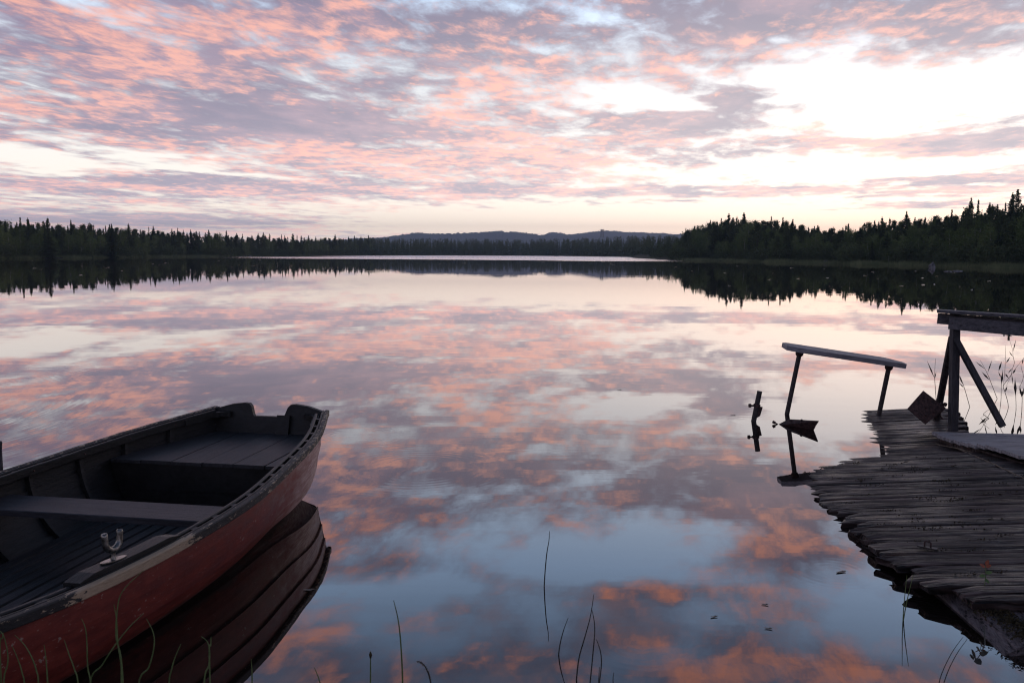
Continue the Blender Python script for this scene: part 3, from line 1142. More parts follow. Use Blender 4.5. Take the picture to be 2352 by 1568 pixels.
def skin(s, t):
    B, G, K, a = spl(s, BEAM), spl(s, SHEER), spl(s, KEEL), interp(s, EXPA)
    th = t * math.pi / 2
    y = B * math.sin(th) ** a if t > 0 else 0
    z = K + (G - K) * (1 - math.cos(th)) ** 1.08
    # the stern sections are nearly flat below a hard turn, then upright
    k = 1 - smooth(0.0, 1.25, s)
    if k > 0:
        f = min(1, t / 0.52)
        g = max(0, (t - 0.52) / 0.48)
        yh = B * (0.93 * f + 0.07 * g)
        zh = K + (G - K) * (0.27 * f ** 1.15 + 0.73 * g)
        y, z = lerp(y, yh, k), lerp(z, zh, k)
    return y, z


def sect(s, t, off=0.0):
    """point on the hull skin, t 0 keel .. 1 gunwale; off outward"""
    y, z = skin(s, t)
    rake = -(z - 0.30) * 0.30 * max(0, 1 - s / 1.4)
    if off:
        e = 0.01
        y0, z0 = skin(s, max(0.001, t - e))
        y1, z1 = skin(s, min(1, t + e))
        d = Vector((y1 - y0, z1 - z0)).normalized()
        y += d.y * off
        z -= d.x * off
    return s + rake, y, z


def half(s, z):
    """half breadth inside the hull at height z"""
    lo, hi = 0.0, 1.0
    for _ in range(30):
        m_ = (lo + hi) / 2
        if sect(s, m_)[2] < z:
            lo = m_
        else:
            hi = m_
    return sect(s, lo, -0.016)[1]


SS = [i * 4.75 / 60 for i in range(61)]
NST = 5
TE = [0.0, 0.30, 0.52, 0.70, 0.85, 1.0]
hull = MB()
for sg in (1, -1):
    for i in range(NST):
        ts = [lerp(TE[i], TE[i + 1], q / 4) for q in range(5)]
        rows = []
        for s in SS:
            row = []
            for q, t in enumerate(ts):
                o_ = 0.019 * (1 - q / 4) if i > 0 else 0.0
                x, y, z = sect(s, t, o_)
                row.append((x, sg * y, z))
            if i > 0:
                x, y, z = sect(s, TE[i], 0.0)
                row.insert(0, (x, sg * y, z))
            rows.append(row)
        hull.grid(rows if sg > 0 else [r[::-1] for r in rows], 0)
    # inside skin, stepped the other way round
    for i in range(NST):
        ts = [lerp(TE[i], TE[i + 1], q / 4) for q in range(5)]
        rows = []
        for s in SS:
            row = []
            for q, t in enumerate(ts):
                x, y, z = sect(s, t, -0.012 + (0.010 * (1 - q / 4) if i > 0 else 0))
                row.append((x, sg * y, z))
            if i > 0:
                x, y, z = sect(s, TE[i], -0.012)
                row.insert(0, (x, sg * y, z))
            rows.append(row)
        hull.grid(rows[::1] if sg < 0 else [r[::-1] for r in rows], 1)
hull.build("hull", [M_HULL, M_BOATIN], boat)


def along(s0, s1, n, fn):
    return [fn(lerp(s0, s1, i / n)) for i in range(n + 1)]


def rail(name, sg, s0, s1, o0, o1, z0, z1, mat, n=60):
    """strip between offsets o0..o1 outward from gunwale and heights z0..z1 relative to it"""
    r = MB()
    secs = []
    for i in range(n + 1):
        s = lerp(s0, s1, i / n)
        x, y, z = sect(s, 1.0)
        # outward horizontal normal
        x2, y2, _ = sect(s + 0.01, 1.0)
        d = Vector((x2 - x, y2 - y)).normalized()
        nx, ny = -d.y, d.x
        e = 0.005
        pts = []
        for (o_, zz) in ((o0, z0 + e), (o0 + e, z0), (o1 - e, z0), (o1, z0 + e), (o1, z1 - e), (o1 - e, z1), (o0 + e, z1), (o0, z1 - e)):
            wv = 0.002 * mnoise.noise(Vector((s * 9, zz * 30, sg)))
            pts.append((x + nx * (o_ + wv), sg * (y + ny * (o_ + wv)), z + zz + wv))
        secs.append(pts if sg > 0 else pts[::-1])
    r.sweep(None, secs)
    return r.build(name, mat, boat)


for sg in (1, -1):
    rail("rubbing_strake", sg, -0.02, 4.72, 0.001, 0.034, -0.032, 0.012, M_GUN)
    rail("gunwale_cap", sg, -0.015, 4.70, -0.017, -0.001, -0.012, 0.010, M_BOATIN)
    rail("inwale", sg, 0.06, 4.55, -0.062, -0.040, -0.045, 0.008, M_BOATIN)
    for i in range(24):
        sp = MB()
        s = 0.2 + i * 0.18
        x, y, z = sect(s, 1.0)
        x2, y2, _ = sect(s + 0.01, 1.0)
        d = Vector((x2 - x, (y2 - y), 0)).normalized()
        nn = Vector((-d.y, d.x, 0))
        c = Vector((x, y, z - 0.017)) + nn * -0.028
        c.y *= sg
        d.y *= sg
        sp.bar(c - d * 0.022, c + d * 0.022, 0.024, 0.04)
        sp.build("spacer_block", M_BOATIN, boat)
    for i in range(11):
        s = 0.42 + i * 0.375
        rb = MB()
        secs = []
        for q in range(15):
            t = 0.16 + 0.82 * q / 14
            a = sect(s - 0.014, t, -0.006)
            b = sect(s + 0.014, t, -0.006)
            c = sect(s + 0.012, t, -0.034)
            d = sect(s - 0.012, t, -0.034)
            pts = [(p[0], sg * p[1], p[2]) for p in (a, b, c, d)]
            secs.append(pts if sg > 0 else pts[::-1])
        rb.sweep(None, secs)
        r_o = rb.build("rib", M_BOATIN, boat)
        # the copper rivet holding the rib to the inwale
        x, y, z = sect(s, 1.0)
        rv = MB()
        rv.tube([(x, sg * (y - 0.060), z - 0.02), (x, sg * (y - 0.067), z - 0.02)], [0.008, 0.005], 8)
        rv.build("rivet", M_RUST, r_o)

# transom with a sculling notch
pts = []
for q in range(0, 25):
    x, y, z = sect(0.0, q / 24, 0.0)
    pts.append((y, z))
right = pts[1:]
top = [(0.375, .545), (0.30, .566), (0.20, .578), (0.165, .575), (0.145, .555), (0.125, .50), (0.115, .485)]
outl = right + top + [(-y, z) for y, z in top[::-1]] + [(-y, z) for y, z in right[::-1]] + [pts[0]]
tr = MB()


def tx(z):
    return -(z - 0.30) * 0.30


A_ = [Vector((tx(z) + 0.012, y, z)) for y, z in outl]
tr.prism(A_[::-1], (-0.034, 0, 0))
tro = tr.build("transom", [M_TRANSOM], boat)
# outside of the transom carries the red paint
po = MB()
po.prism([Vector((tx(z) - 0.0225, y * 0.995, z - 0.003)) for y, z in outl], (-0.004, 0, 0))
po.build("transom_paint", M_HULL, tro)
ck = MB()
ck.bar((tx(.08) + 0.03, 0.13, 0.08), (tx(.50) + 0.03, 0.13, 0.50), 0.03, 0.10, (0, 1, 0))
ck.build("transom_cleat", M_TRANSOM, tro)
for sg in (1, -1):
    kn = MB()
    z = .515
    kp = [(tx(z) + 0.02, 0.29), (tx(z) + 0.05, 0.29), (tx(z) + 0.075, 0.36), (0.06, 0.395), (0.16, 0.425), (0.30, 0.468), (0.30, 0.498), (0.10, 0.440), (tx(z) + 0.02, 0.405)]
    ps = [Vector((x, sg * y, z + (0 if x < 0.1 else -0.012))) for x, y in kp]
    kn.prism(ps if sg > 0 else ps[::-1], (0, 0, -0.035))
    kn.build("corner_knee", M_BOATIN, boat)

# stern seat: boards running fore and aft, with the panel under its edge
zs, sx0, sx1 = 0.365, 0.0, 0.93
st = MB()
nb = 6
W_ = 0.58
edges = [lerp(-W_ - 0.06, W_ + 0.06, i / nb) for i in range(nb + 1)]
for i in range(nb):
    y0, y1 = edges[i] + 0.003, edges[i + 1] - 0.003
    rows = []
    up = []
    dz = random.uniform(-0.002, 0.002)
    for q in range(11):
        s = lerp(sx0, sx1 + random.uniform(-0.003, 0.003), q / 10)
        hw = half(s, zs) - 0.004
        a, b = max(-hw, min(hw, y0)), max(-hw, min(hw, y1))
        xx = s + (tx(zs) * (1 - q / 10)) + (0.014 if q == 0 else 0)
        up.append([(xx, a, zs + dz), (xx, b, zs + dz), (xx, b, zs - 0.022), (xx, a, zs - 0.022)])
    st.sweep(None, up)
st.build("stern_seat", M_SEAT, boat)
pn = MB()
hw = [(y, z) for y, z in [(half(0.915, z), z) for z in (0.0, 0.05, 0.10, 0.16, 0.22, 0.28, 0.34)]]
for (za, zb) in ((0.0, 0.165), (0.168, 0.341)):
    rowz = [za, (za + zb) / 2, zb]
    poly = [(0.900, half(0.915, z) - 0.004, z) for z in rowz] + [(0.900, -half(0.915, z) + 0.004, z) for z in rowz[::-1]]
    pn.prism(poly, (0.018, 0, 0))
pn.build("seat_panel", M_TRANSOM, boat)

# thwart
zt = 0.33
th = MB()
secs = []
rows = []
for q in range(13):
    f = q / 12
    ya = lerp(-half(1.68, zt) + 0.002, half(1.68, zt) - 0.002, f)
    yb = lerp(-half(1.95, zt) + 0.002, half(1.95, zt) - 0.002, f)
    e = 0.004
    secs.append([(1.68, ya, zt - e), (1.68 + e, ya, zt), (1.95 - e, yb, zt), (1.95, yb, zt - e), (1.95, yb, zt - 0.034), (1.68, ya, zt - 0.034)])
th.sweep(None, secs)
th.build("thwart", M_THWART, boat)
th2 = MB()
secs = []
for q in range(13):
    f = q / 12
    ya = lerp(-half(3.18, zt) + 0.002, half(3.18, zt) - 0.002, f)
    yb = lerp(-half(3.44, zt) + 0.002, half(3.44, zt) - 0.002, f)
    secs.append([(3.18, ya, zt), (3.44, yb, zt), (3.44, yb, zt - 0.034), (3.18, ya, zt - 0.034)])
th2.sweep(None, secs)
th2.build("thwart", M_THWART, boat)

# floor slats
zf = 0.055
fl = MB()
pitch_ = 0.082
for i in range(-6, 7):
    y0, y1 = i * pitch_ - 0.0335, i * pitch_ + 0.0335
    secs = []
    s0 = None
    for q in range(40):
        s = lerp(0.93, 4.2, q / 39)
        hw_ = half(s, zf + 0.02) - 0.012
        if abs(i) * pitch_ + 0.036 > hw_ + 0.03:
            if len(secs) > 2:
                break
            secs = []
            continue
        a, b = max(-hw_, y0), min(hw_, y1)
        if b - a < 0.01:
            continue
        secs.append([(s, a, zf), (s, a + 0.004, zf + 0.012), (s, b - 0.004, zf + 0.012), (s, b, zf)])
    if len(secs) > 2:
        fl.sweep(None, secs)
fl.build("floor_slats", M_SEAT, boat)
kb = MB()
kb.grid([[(s, y, zf - 0.035) for y in (-half(s, zf - 0.03), half(s, zf - 0.03))] for s in [0.95, 1.5, 2, 2.5, 3, 3.5, 4.0]])
kb.build("bilge_board", M_BOATIN, boat)

# rowlock on its pad, on the gunwale towards the jetty
s_r = 2.88
x, y, z = sect(s_r, 1.0)
pad = MB()
secs = []
for q in range(9):
    s = lerp(s_r - 0.38, s_r + 0.22, q / 8)
    xx, yy, zz = sect(s, 1.0)
    hgt_ = 0.018 + 0.016 * (1 if 0 < q < 8 else 0)
    secs.append([(xx, yy - 0.083, zz - 0.03), (xx, yy - 0.012, zz - 0.03), (xx, yy - 0.012, zz + hgt_), (xx, yy - 0.083, zz + hgt_)])
pad.sweep(None, secs)
pad_o = pad.build("rowlock_pad", M_BOATIN, boat)
oar = empty("rowlock", (x, y - 0.048, z + 0.034))
oar.parent = boat
oar.scale = (0.9, 0.9, 0.9)
pl = MB()
ring = []
for q in range(20):
    a = 2 * math.pi * q / 20
    ring.append((math.cos(a) * 0.072, math.sin(a) * 0.027, 0.0))
pl.prism(ring, (0, 0, 0.005))
pl.build("socket_plate", M_STEEL, oar)
pin = MB()
pin.tube([(0, 0, 0.004), (0, 0, 0.02), (0, 0, 0.045)], [0.013, 0.010, 0.009], 10)
pin.build("pin", M_STEEL, oar)
hornp = [(-0.0445, 0, 0.130), (-0.0440, 0, 0.128), (-0.0430, 0, 0.115), (-0.0420, 0, 0.102)]
rads = [0.009, 0.0135, 0.0142, 0.0142]
for q in range(17):
    a = math.pi * (q / 16)
    hornp.append((-math.cos(a) * 0.041, 0, 0.088 - math.sin(a) * 0.041))
    rads.append(0.0142 + 0.002 * math.sin(a))
hornp += [(0.0420, 0, 0.102), (0.0430, 0, 0.115), (0.0440, 0, 0.128), (0.0445, 0, 0.130)]
rads += [0.0142, 0.0142, 0.0135, 0.009]
hr = MB()
hr.tube(hornp, rads, 12)
hr.build("horns", M_STEEL, oar, smooth_shade=True)
oar.rotation_euler = (R(4), R(-3), R(-12))

# mooring post beyond the boat at the left edge
mp = MB()
b = at_z(2, 1120, -0.1)
ptop = at_d(-2, 1013, b.y)
mp.tube([(b.x, b.y, -0.6), (b.x, b.y, 0.2), (ptop.x, ptop.y, ptop.z - 0.01), (ptop.x, ptop.y, ptop.z)], [0.022, 0.022, 0.021, 0.017], 12)
tag(mp.build("mooring_post", M_POSTW), "dark round mooring post standing behind the boat at the left edge", "post")

# ------------------------------------------------------------------ sunken jetty
XW = [(2.5, 0.25), (4.1, 1.05), (5.0, 1.52), (5.7, 1.86), (6.15, 2.02), (6.5, 2.16), (6.9, 2.50), (7.4, 3.22), (8.46, 3.48), (9.3, 3.78), (10.5, 4.2)]
SK = 0.20


def deck_z(x, y):
    """height of the tilted, half sunken deck: nought along the waterline that crosses it"""
    return 0.092 * (x - interp(y + SK * (x - 2.1) * 0.35, XW)) - 0.003


PD = Vector((1.0, -SK, 0)).normalized()  # planks run this way
PN = Vector((SK, 1.0, 0)).normalized()  # the jetty runs this way
LEFT = [(3.0, 2.05), (3.9, 2.07), (4.3, 2.05), (5.0, 2.10), (5.7, 2.13), (6.1, 2.14), (6.6, 2.25), (7.5, 2.6), (8.4, 3.0), (9.6, 3.35)]
RIGHT = [(3.0, 5.3), (7.55, 5.3), (7.7, 4.05), (8.4, 4.22), (9.0, 4.45), (9.8, 4.62)]
jet = empty("jetty", (2.07, 4.1, 0.0), math.atan2(PD.y, PD.x))
tag(jet, "weathered half sunken plank jetty with ragged plank ends", "jetty")
Jinv = jet.matrix_basis.inverted()
dk = MB()
rj = random.Random(4)
yk = 3.92
k_i = 0
while yk < 9.75:
    wdt = rj.uniform(0.085, 0.125)
    gap = rj.uniform(0.002, 0.006)
    xl = interp(yk, LEFT) + rj.choice((-0.03, -0.015, 0, 0.01, 0.02, 0.05)) + rj.uniform(-0.012, 0.012) + (rj.uniform(-0.12, 0.12) if yk > 6.4 else 0)
    if yk < 4.02:
        xl = 2.16
    xr = interp(yk, RIGHT) + (rj.uniform(-0.1, 0.12) if yk > 7.6 else 0)
    # plank centre line in the world
    dzl = rj.uniform(-0.006, 0.004)
    tw = rj.uniform(-0.03, 0.03)
    n = max(10, int((xr - xl) / 0.09))
    zk0 = deck_z(2.1, yk)
    zk1 = (deck_z(3.6, yk - SK * 1.5) - zk0) / 1.5
    rowsS = []
    thick = 0.042
    endsk = rj.uniform(-0.05, 0.05)
    for q in range(n + 1):
        f = q / n
        sec = []
        for (e, zt_) in ((-1, -1), (1, -1), (1, 0.72), (0.86, 1), (0.45, 1), (0.0, 1), (-0.45, 1), (-0.86, 1), (-1, 0.72)):
            xx = lerp(xl, xr, f) + (endsk * e if q == 0 else 0) + (0.02 * rj.uniform(-1, 1) if q == 0 and zt_ > 0 else 0)
            wv = 0.003 * mnoise.noise(Vector((xx * 1.1, k_i * 7.3, 0))) + 0.002 * mnoise.noise(Vector((xx * 6, k_i * 3.1, 4)))
            hw_ = wdt / 2 * (1 - 0.05 * max(0, 1 - q / 2)) + 0.0022 * mnoise.noise(Vector((xx * 3, k_i * 5.7, e)))
            yy = yk + wdt / 2 - SK * (xx - 2.1) + e * hw_ + wv
            z = zk0 + zk1 * (xx - 2.1) + dzl
            if zt_ > 0:
                z += tw * e * wdt / 2 + 0.003 * mnoise.noise(Vector((xx * 5, yy * 40, k_i))) + 0.002 * mnoise.noise(Vector((xx * 14, yy * 90, k_i)))
                if q == 0:
                    z -= 0.012 * rj.random() + 0.004
                if zt_ < 1:
                    z -= 0.008
                if e in (0.45, 0.0, -0.45):
                    z += 0.003 - 0.012 * max(0, mnoise.noise(Vector((xx * 1.3, e * 3, k_i * 1.9))) - 0.15)
            else:
                z -= thick
            sec.append(Jinv @ Vector((xx, yy, z)))
        rowsS.append(sec)
    dk.sweep(None, rowsS)
    yk += wdt + gap
    k_i += 1
dk.build("deck", M_DECK, jet)


def jl(p):
    return Jinv @ Vector(p)


# stringer under the plank ends and the split beam that carries the near end
bm_ = MB()
for xo in (0.34, 1.15):
    p0 = Vector((2.1 + xo, 4.1, deck_z(2.1 + xo, 4.1) - 0.105))
    p1 = Vector((2.6 + xo, 9.2, deck_z(2.6 + xo, 9.2) - 0.105))
    bm_.bar(jl(p0), jl(p1), 0.13, 0.12)
    bm_.build("stringer", M_LOG, jet)
    bm_ = MB()
lg = MB()
rows = []
for q in range(26):
    f = q / 25
    yc = lerp(4.45, 3.60, f)
    xc = lerp(2.37, 2.31, f)
    row = []
    for j in range(24):
        a = 2 * math.pi * j / 24
        ca, sa = math.cos(a), math.sin(a)
        ex = abs(ca) ** 0.55 * (1 if ca > 0 else -1)
        ez = abs(sa) ** 0.55 * (1 if sa > 0 else -1)
        kx = 0.20 * (1 + 0.10 * mnoise.noise(Vector((ca * 1.5, sa * 1.5, f * 2.2))) + 0.05 * mnoise.noise(Vector((ca * 5, sa * 5, f * 2))))
        kz = 0.105 * (1 + 0.10 * mnoise.noise(Vector((ca * 2.5, sa * 2.5, f * 2 + 9))) + 0.10 * mnoise.noise(Vector((ca * 9, sa * 3, f * 2.5 + 3))))
        sag = -0.012 * smooth(0.6, 1.0, f)
        row.append(jl(Vector((xc + ex * kx * (1 - 0.15 * (ez > 0.5)), yc + 0.03 * ca + 0.03 * mnoise.noise(Vector((ca * 3, sa * 3, 5))), -0.038 + ez * kz + sag))))
    rows.append(row)
lg.grid(rows, closed=True)
lg.face(rows[0][::-1])
lg.face(rows[-1])
log_o = lg.build("split_beam", M_LOG, jet)
ms = MB()
for i in range(2600):
    yy = rj.uniform(3.6, 4.05)
    xx = 2.25 + rj.gauss(0.0, 0.035) + 0.02 * math.sin(yy * 14)
    p = Vector((xx, yy, 0.060 + rj.uniform(-0.012, 0.016)))
    d1 = Vector((rj.uniform(-1, 1), rj.uniform(-1, 1), rj.uniform(0, 1))) * 0.014
    d2 = Vector((rj.uniform(-1, 1), rj.uniform(-1, 1), rj.uniform(-.3, .6))) * 0.012
    ms.face([jl(p), jl(p + d1), jl(p + d2)])
ms.build("moss", M_MOSS, log_o)
# piles under the shoreward side
for (x_, y_) in ((5.0, 3.7), (5.0, 5.0), (5.0, 6.4), (3.6, 4.2)):
    pm = MB()
    pm.tube([jl(Vector((x_, y_, -0.8))), jl(Vector((x_, y_, deck_z(x_, y_) - 0.05)))], [0.07, 0.065], 12)
    pm.build("pile", M_LOG, jet)
# small moss tufts between planks
mt = MB()
for i in range(70):
    y_ = rj.uniform(4.1, 7.0)
    x_ = rj.uniform(2.25, 3.7)
    for j in range(26):
        xx = x_ + rj.gauss(0, 0.035)
        yy = y_ - SK * (xx - x_) + rj.gauss(0, 0.006)
        p = Vector((xx, yy, deck_z(xx, yy) + rj.uniform(-0.002, 0.012)))
        mt.face([jl(p), jl(p + Vector((rj.uniform(-.012, .012), rj.uniform(-.008, .008), rj.uniform(0, .012)))), jl(p + Vector((rj.uniform(-.012, .012), rj.uniform(-.008, .008), rj.uniform(-.003, .008))))])
mt.build("moss", M_MOSS, jet)["kind"] = "stuff"

# mooring staple on the deck
c = at_z(2130, 1266, deck_z(2.25, 4.75))
zc_ = deck_z(c.x, c.y) + 0.012
stp = empty("mooring_staple", (c.x, c.y, zc_), R(-38))
tag(stp, "small iron mooring staple on a base plate near the jetty's left edge", "mooring staple")
m1 = MB()
m1.bar((-0.05, 0, 0.003), (0.05, 0, 0.003), 0.03, 0.006)
m1.build("base_plate", M_PIPE, stp)
m2 = MB()
m2.tube([(-0.016, 0, 0.004), (-0.016, 0, 0.030), (-0.011, 0, 0.036), (0.011, 0, 0.036), (0.016, 0, 0.030), (0.016, 0, 0.004)], 0.0045, 8)
m2.build("loop", M_RUST, stp)

# pale gangway boards on the jetty
gz = lambda x, y: deck_z(x, y) + 0.030
gw = empty("gangway", (3.83, 7.55, 0.0), math.atan2(-0.16, 1))
tag(gw, "pale grey plank gangway lying on the jetty at the right edge", "gangway")
Ginv = gw.matrix_basis.inverted()
gb = MB()
GX = 3.80
yb = 5.0
k_i = 0
while yb < 7.72:
    wd = rj.uniform(0.115, 0.13)
    x0 = GX + rj.uniform(-0.008, 0.008)
    dz0 = rj.uniform(-0.004, 0.004)
    secs = []
    for q in range(14):
        xx = lerp(x0, 5.4, q / 13)
        sec = []
        for (e, tz) in ((-1, 0), (1, 0), (1, 0.8), (0.93, 1), (-0.93, 1), (-1, 0.8)):
            yy = yb + wd / 2 + e * wd / 2 - 0.16 * (xx - GX)
            z = gz(GX, yb) + 0.018 + tz * 0.026 + dz0 + 0.01 * (xx - GX) + 0.002 * mnoise.noise(Vector((xx * 4, k_i, e)))
            sec.append(Ginv @ Vector((xx, yy, z)))
        secs.append(sec)
    gb.sweep(None, secs)
    yb += wd + 0.004
    k_i += 1
gb.build("boards", M_PALE, gw)
bt = MB()
for xo, hh in ((0.03, 0.05), (1.2, 0.06)):
    p0 = Vector((GX + xo + 0.03, 5.0, gz(GX, 5.0) - 0.012))
    p1 = Vector((GX + xo + 0.03, 7.69, gz(GX, 7.69) - 0.012))
    bt.bar(Ginv @ p0, Ginv @ p1, 0.045, hh)
bt.build("batten", M_DECK, gw)

# handrail at the far edge of the gangway
GZ = gz(GX, 7.6) + 0.045
pb_ = at_z(2190, 975, GZ)
pt_ = at_d(2192.5, 745, pb_.y)
rl = empty("handrail", (pb_.x, pb_.y, GZ))
tag(rl, "grey wooden handrail with braced post on the far edge of the gangway", "railing")
L0 = lambda p: Vector(p) - Vector((pb_.x, pb_.y, GZ))
pm = MB()
pm.bar(L0((pb_.x, pb_.y, GZ - 0.1)), L0((pt_.x, pt_.y, pt_.z + 0.12)), 0.068, 0.075, (0, 1, 0))
pm.build("post", M_POSTW, rl, bevel=0.004)
t0 = at_d(2152, 714, pb_.y)
t1 = at_d(2420, 731, pb_.y - 0.40)
dirr = (t1 - t0)
nrm = Vector((-dirr.y, dirr.x, 0)).normalized()  # away from the camera
q1 = t0 + dirr * 1.9
tp = MB()
tp.bar(L0(t0 + nrm * 0.02), L0(q1 + nrm * 0.02), 0.17, 0.026)
tp.build("top_board", M_RAILW, rl, bevel=0.003)
s0_ = at_d(2179, 741, pb_.y - 0.055)
s1_ = at_d(2420, 763, pb_.y - 0.455)
sb = MB()
sb.bar(L0(s0_), L0(s0_ + (s1_ - s0_) * 2.0), 0.030, 0.118)
sb.build("side_board", M_RAILW, rl, bevel=0.003)
s0_ = at_d(2153, 731, pb_.y + 0.055)
s1_ = at_d(2420, 751, pb_.y - 0.345)
sb = MB()
sb.bar(L0(s0_), L0(s0_ + (s1_ - s0_) * 1.9), 0.032, 0.10)
sb.build("side_board", M_RAILW, rl, bevel=0.003)
for (bx, by) in ((2187, 742), (2196, 752)):
    bp3 = at_d(bx, by, pb_.y - 0.072)
    bo = MB()
    bo.tube([L0(bp3), L0(bp3 - Vector((0, 0.012, 0)))], [0.011, 0.008], 8)
    bo.build("bolt", M_RUST, rl)
ba = at_d(2193, 776, pb_.y - 0.02)
bb = at_d(2303, 979, pb_.y - 0.20)
br = MB()
br.bar(L0(ba), L0(bb), 0.052, 0.05, (0, 1, 0))
br.build("brace", M_POSTW, rl, bevel=0.003)
ba = at_d(2186, 775, pb_.y + 0.05)
bb = at_d(2157, 930, pb_.y + 0.50)
br = MB()
br.tube([L0(ba), L0(ba.lerp(bb, 0.5)), L0(bb + (bb - ba) * 0.2)], [0.030, 0.033, 0.034], 10)
br.build("brace", M_PIPE, rl)

# bench with two pipe legs
lb = at_z(1807.5, 951, 0.0)
rb_ = at_z(2019, 951, 0.02)
lt = at_d(1836, 813, lb.y - 0.02)
rt_ = at_d(2041, 846, rb_.y - 0.02)
bench = empty("bench", ((lb.x + rb_.x) / 2, lb.y, 0.0))
tag(bench, "tilted plank bench on two iron pipe legs standing in the water", "bench")
BL = lambda p: Vector(p) - Vector(((lb.x + rb_.x) / 2, lb.y, 0.0))
# seat board: front lower edge through the photo's line, 0.24 m deep, cut corners
fl_ = at_d(1809, 806, lb.y - 0.18)
fr_ = at_d(2082, 847, rb_.y - 0.18)
ax = (fr_ - fl_)
Ls = ax.length
axn = ax.normalized()
bk = Vector((0.38, 1, 0)).normalized()
bk = (bk - axn * bk.dot(axn)).normalized()
upn = axn.cross(bk)
dep = 0.34
cut = 0.075
poly = [(cut * 1.6, 0), (Ls - 0.005, 0), (Ls, 0.02), (Ls - 0.0, dep * 0.45), (Ls - cut * 1.7, dep), (0.05, dep), (0, dep - 0.06), (0.0, 0.06)]
for (b_, t_) in ((lb, lt), (rb_, rt_)):
    d_ = (t_ - b_)
    t_ = b_ + d_ * ((fl_ - b_).dot(upn) / d_.dot(upn))
    d_ = (t_ - b_)
    lgm = MB()
    lgm.tube([BL(b_ - d_ * 0.6), BL(b_), BL(t_)], 0.0245, 14)
    leg = lgm.build("leg", M_PIPE, bench, smooth_shade=False)
    cl = MB()
    cl.tube([BL(t_ - d_.normalized() * 0.055), BL(t_ - d_.normalized() * 0.035), BL(t_ - d_.normalized() * 0.004)], [0.031, 0.041, 0.041], 14)
    cl.build("collar", M_RUST, leg)
sm = MB()
sm.prism([BL(fl_ + axn * a + bk * b) for a, b in poly], upn * 0.05)
sm.build("seat_board", M_BENCHW, bench, bevel=0.004)

# broken pipe with clamp and fin plate, left of the bench
b_ = at_z(1731, 967, 0.0)
t_ = at_d(1745, 898, b_.y)
bp_ = empty("pipe_stub", (b_.x, b_.y, 0))
tag(bp_, "short broken iron pipe with clamp and fin sticking out of the water", "pipe")
PL = lambda p: Vector(p) - Vector((b_.x, b_.y, 0))
d_ = t_ - b_
pm = MB()
pm.tube([PL(b_ - d_ * 1.2), PL(b_), PL(t_)], 0.026, 14, cap=True)
pm.build("pipe", M_PIPE, bp_)
cm = MB()
cpos = b_ + d_ * 0.48
cm.tube([PL(cpos), PL(cpos + d_ * 0.09)], 0.036, 12)
cm.tube([PL(cpos + d_ * 0.03), PL(cpos + d_ * 0.03 + Vector((-0.075, -0.01, 0.005)))], 0.010, 8)
cm.tube([PL(cpos + d_ * 0.03 + Vector((-0.062, -0.01, 0.005))), PL(cpos + d_ * 0.03 + Vector((-0.085, -0.01, 0.005)))], 0.021, 6)
cm.build("clamp", M_RUST, bp_)
fm = MB()
f1, f2, f3, f4, f5 = (at_d(x, y, b_.y - 0.01) for x, y in ((1735, 931), (1752, 935), (1746, 955), (1734, 962), (1727, 960)))
fm.prism([PL(p) for p in (f1, f2, f3, f4, f5)], (0.004, 0.012, 0))
fm.build("fin_plate", M_RUST, bp_)


# half sunk rusty plate in front of the bench leg
A3 = at_d(1787 + 26, 961.5, 8.75)
cA = at_z(1809, 960, 0.0)
C3 = at_z(1867, 985.5, 0.0)
D3 = at_z(1788, 974, 0.0)
B3 = at_d(1880, 966, C3.y - 0.10)
A3 = at_d(1811, 962, D3.y - 0.03)
hp = empty("foot_plate", (C3.x, C3.y, 0))
tag(hp, "rusty square bolted plate lying half sunk before the bench's left leg", "iron plate")
HL = lambda p: Vector(p) - Vector((C3.x, C3.y, 0))
n_p = (B3 - A3).cross(D3 - A3).normalized()
if n_p.y > 0:
    n_p = -n_p
pm = MB()
down = (C3 - B3)
downD = (D3 - A3)
pm.prism([HL(A3), HL(B3), HL(C3 + down * 0.25), HL(D3 + downD * 0.25)], -n_p * 0.008)
plate = pm.build("plate", M_RUST, hp)
for (fa, fb) in ((0.2, 0.35), (0.75, 0.35), (0.3, 0.75), (0.72, 0.78), (0.5, 0.15)):
    c = A3.lerp(B3, fa).lerp(D3.lerp(C3, fa), fb)
    bo = MB()
    bo.tube([HL(c), HL(c + n_p * 0.016)], [0.014, 0.011], 8)
    bo.build("bolt", M_RUST, plate)
rod = MB()
r0 = at_d(1868, 975, C3.y + 0.10)
r1 = at_d(1876, 988, C3.y + 0.12)
rod.tube([HL(r0), HL(r1), HL(r1 + Vector((-0.02, 0, -0.12)))], 0.006, 6)
rod.build("hook_rod", M_RUST, plate)
rod = MB()
r0 = D3 + Vector((-0.02, 0, 0.005))
rod.tube([r0 - Vector((C3.x, C3.y, 0)) + Vector((0.03, 0, -0.02)), r0 - Vector((C3.x, C3.y, 0)) + Vector((-0.02, 0, 0.012))], 0.008, 6)
rod.tube([r0 - Vector((C3.x, C3.y, 0)) + Vector((-0.015, 0, 0.010)), r0 - Vector((C3.x, C3.y, 0)) + Vector((-0.038, 0, 0.02))], 0.016, 6)
rod.build("bolt", M_RUST, plate)

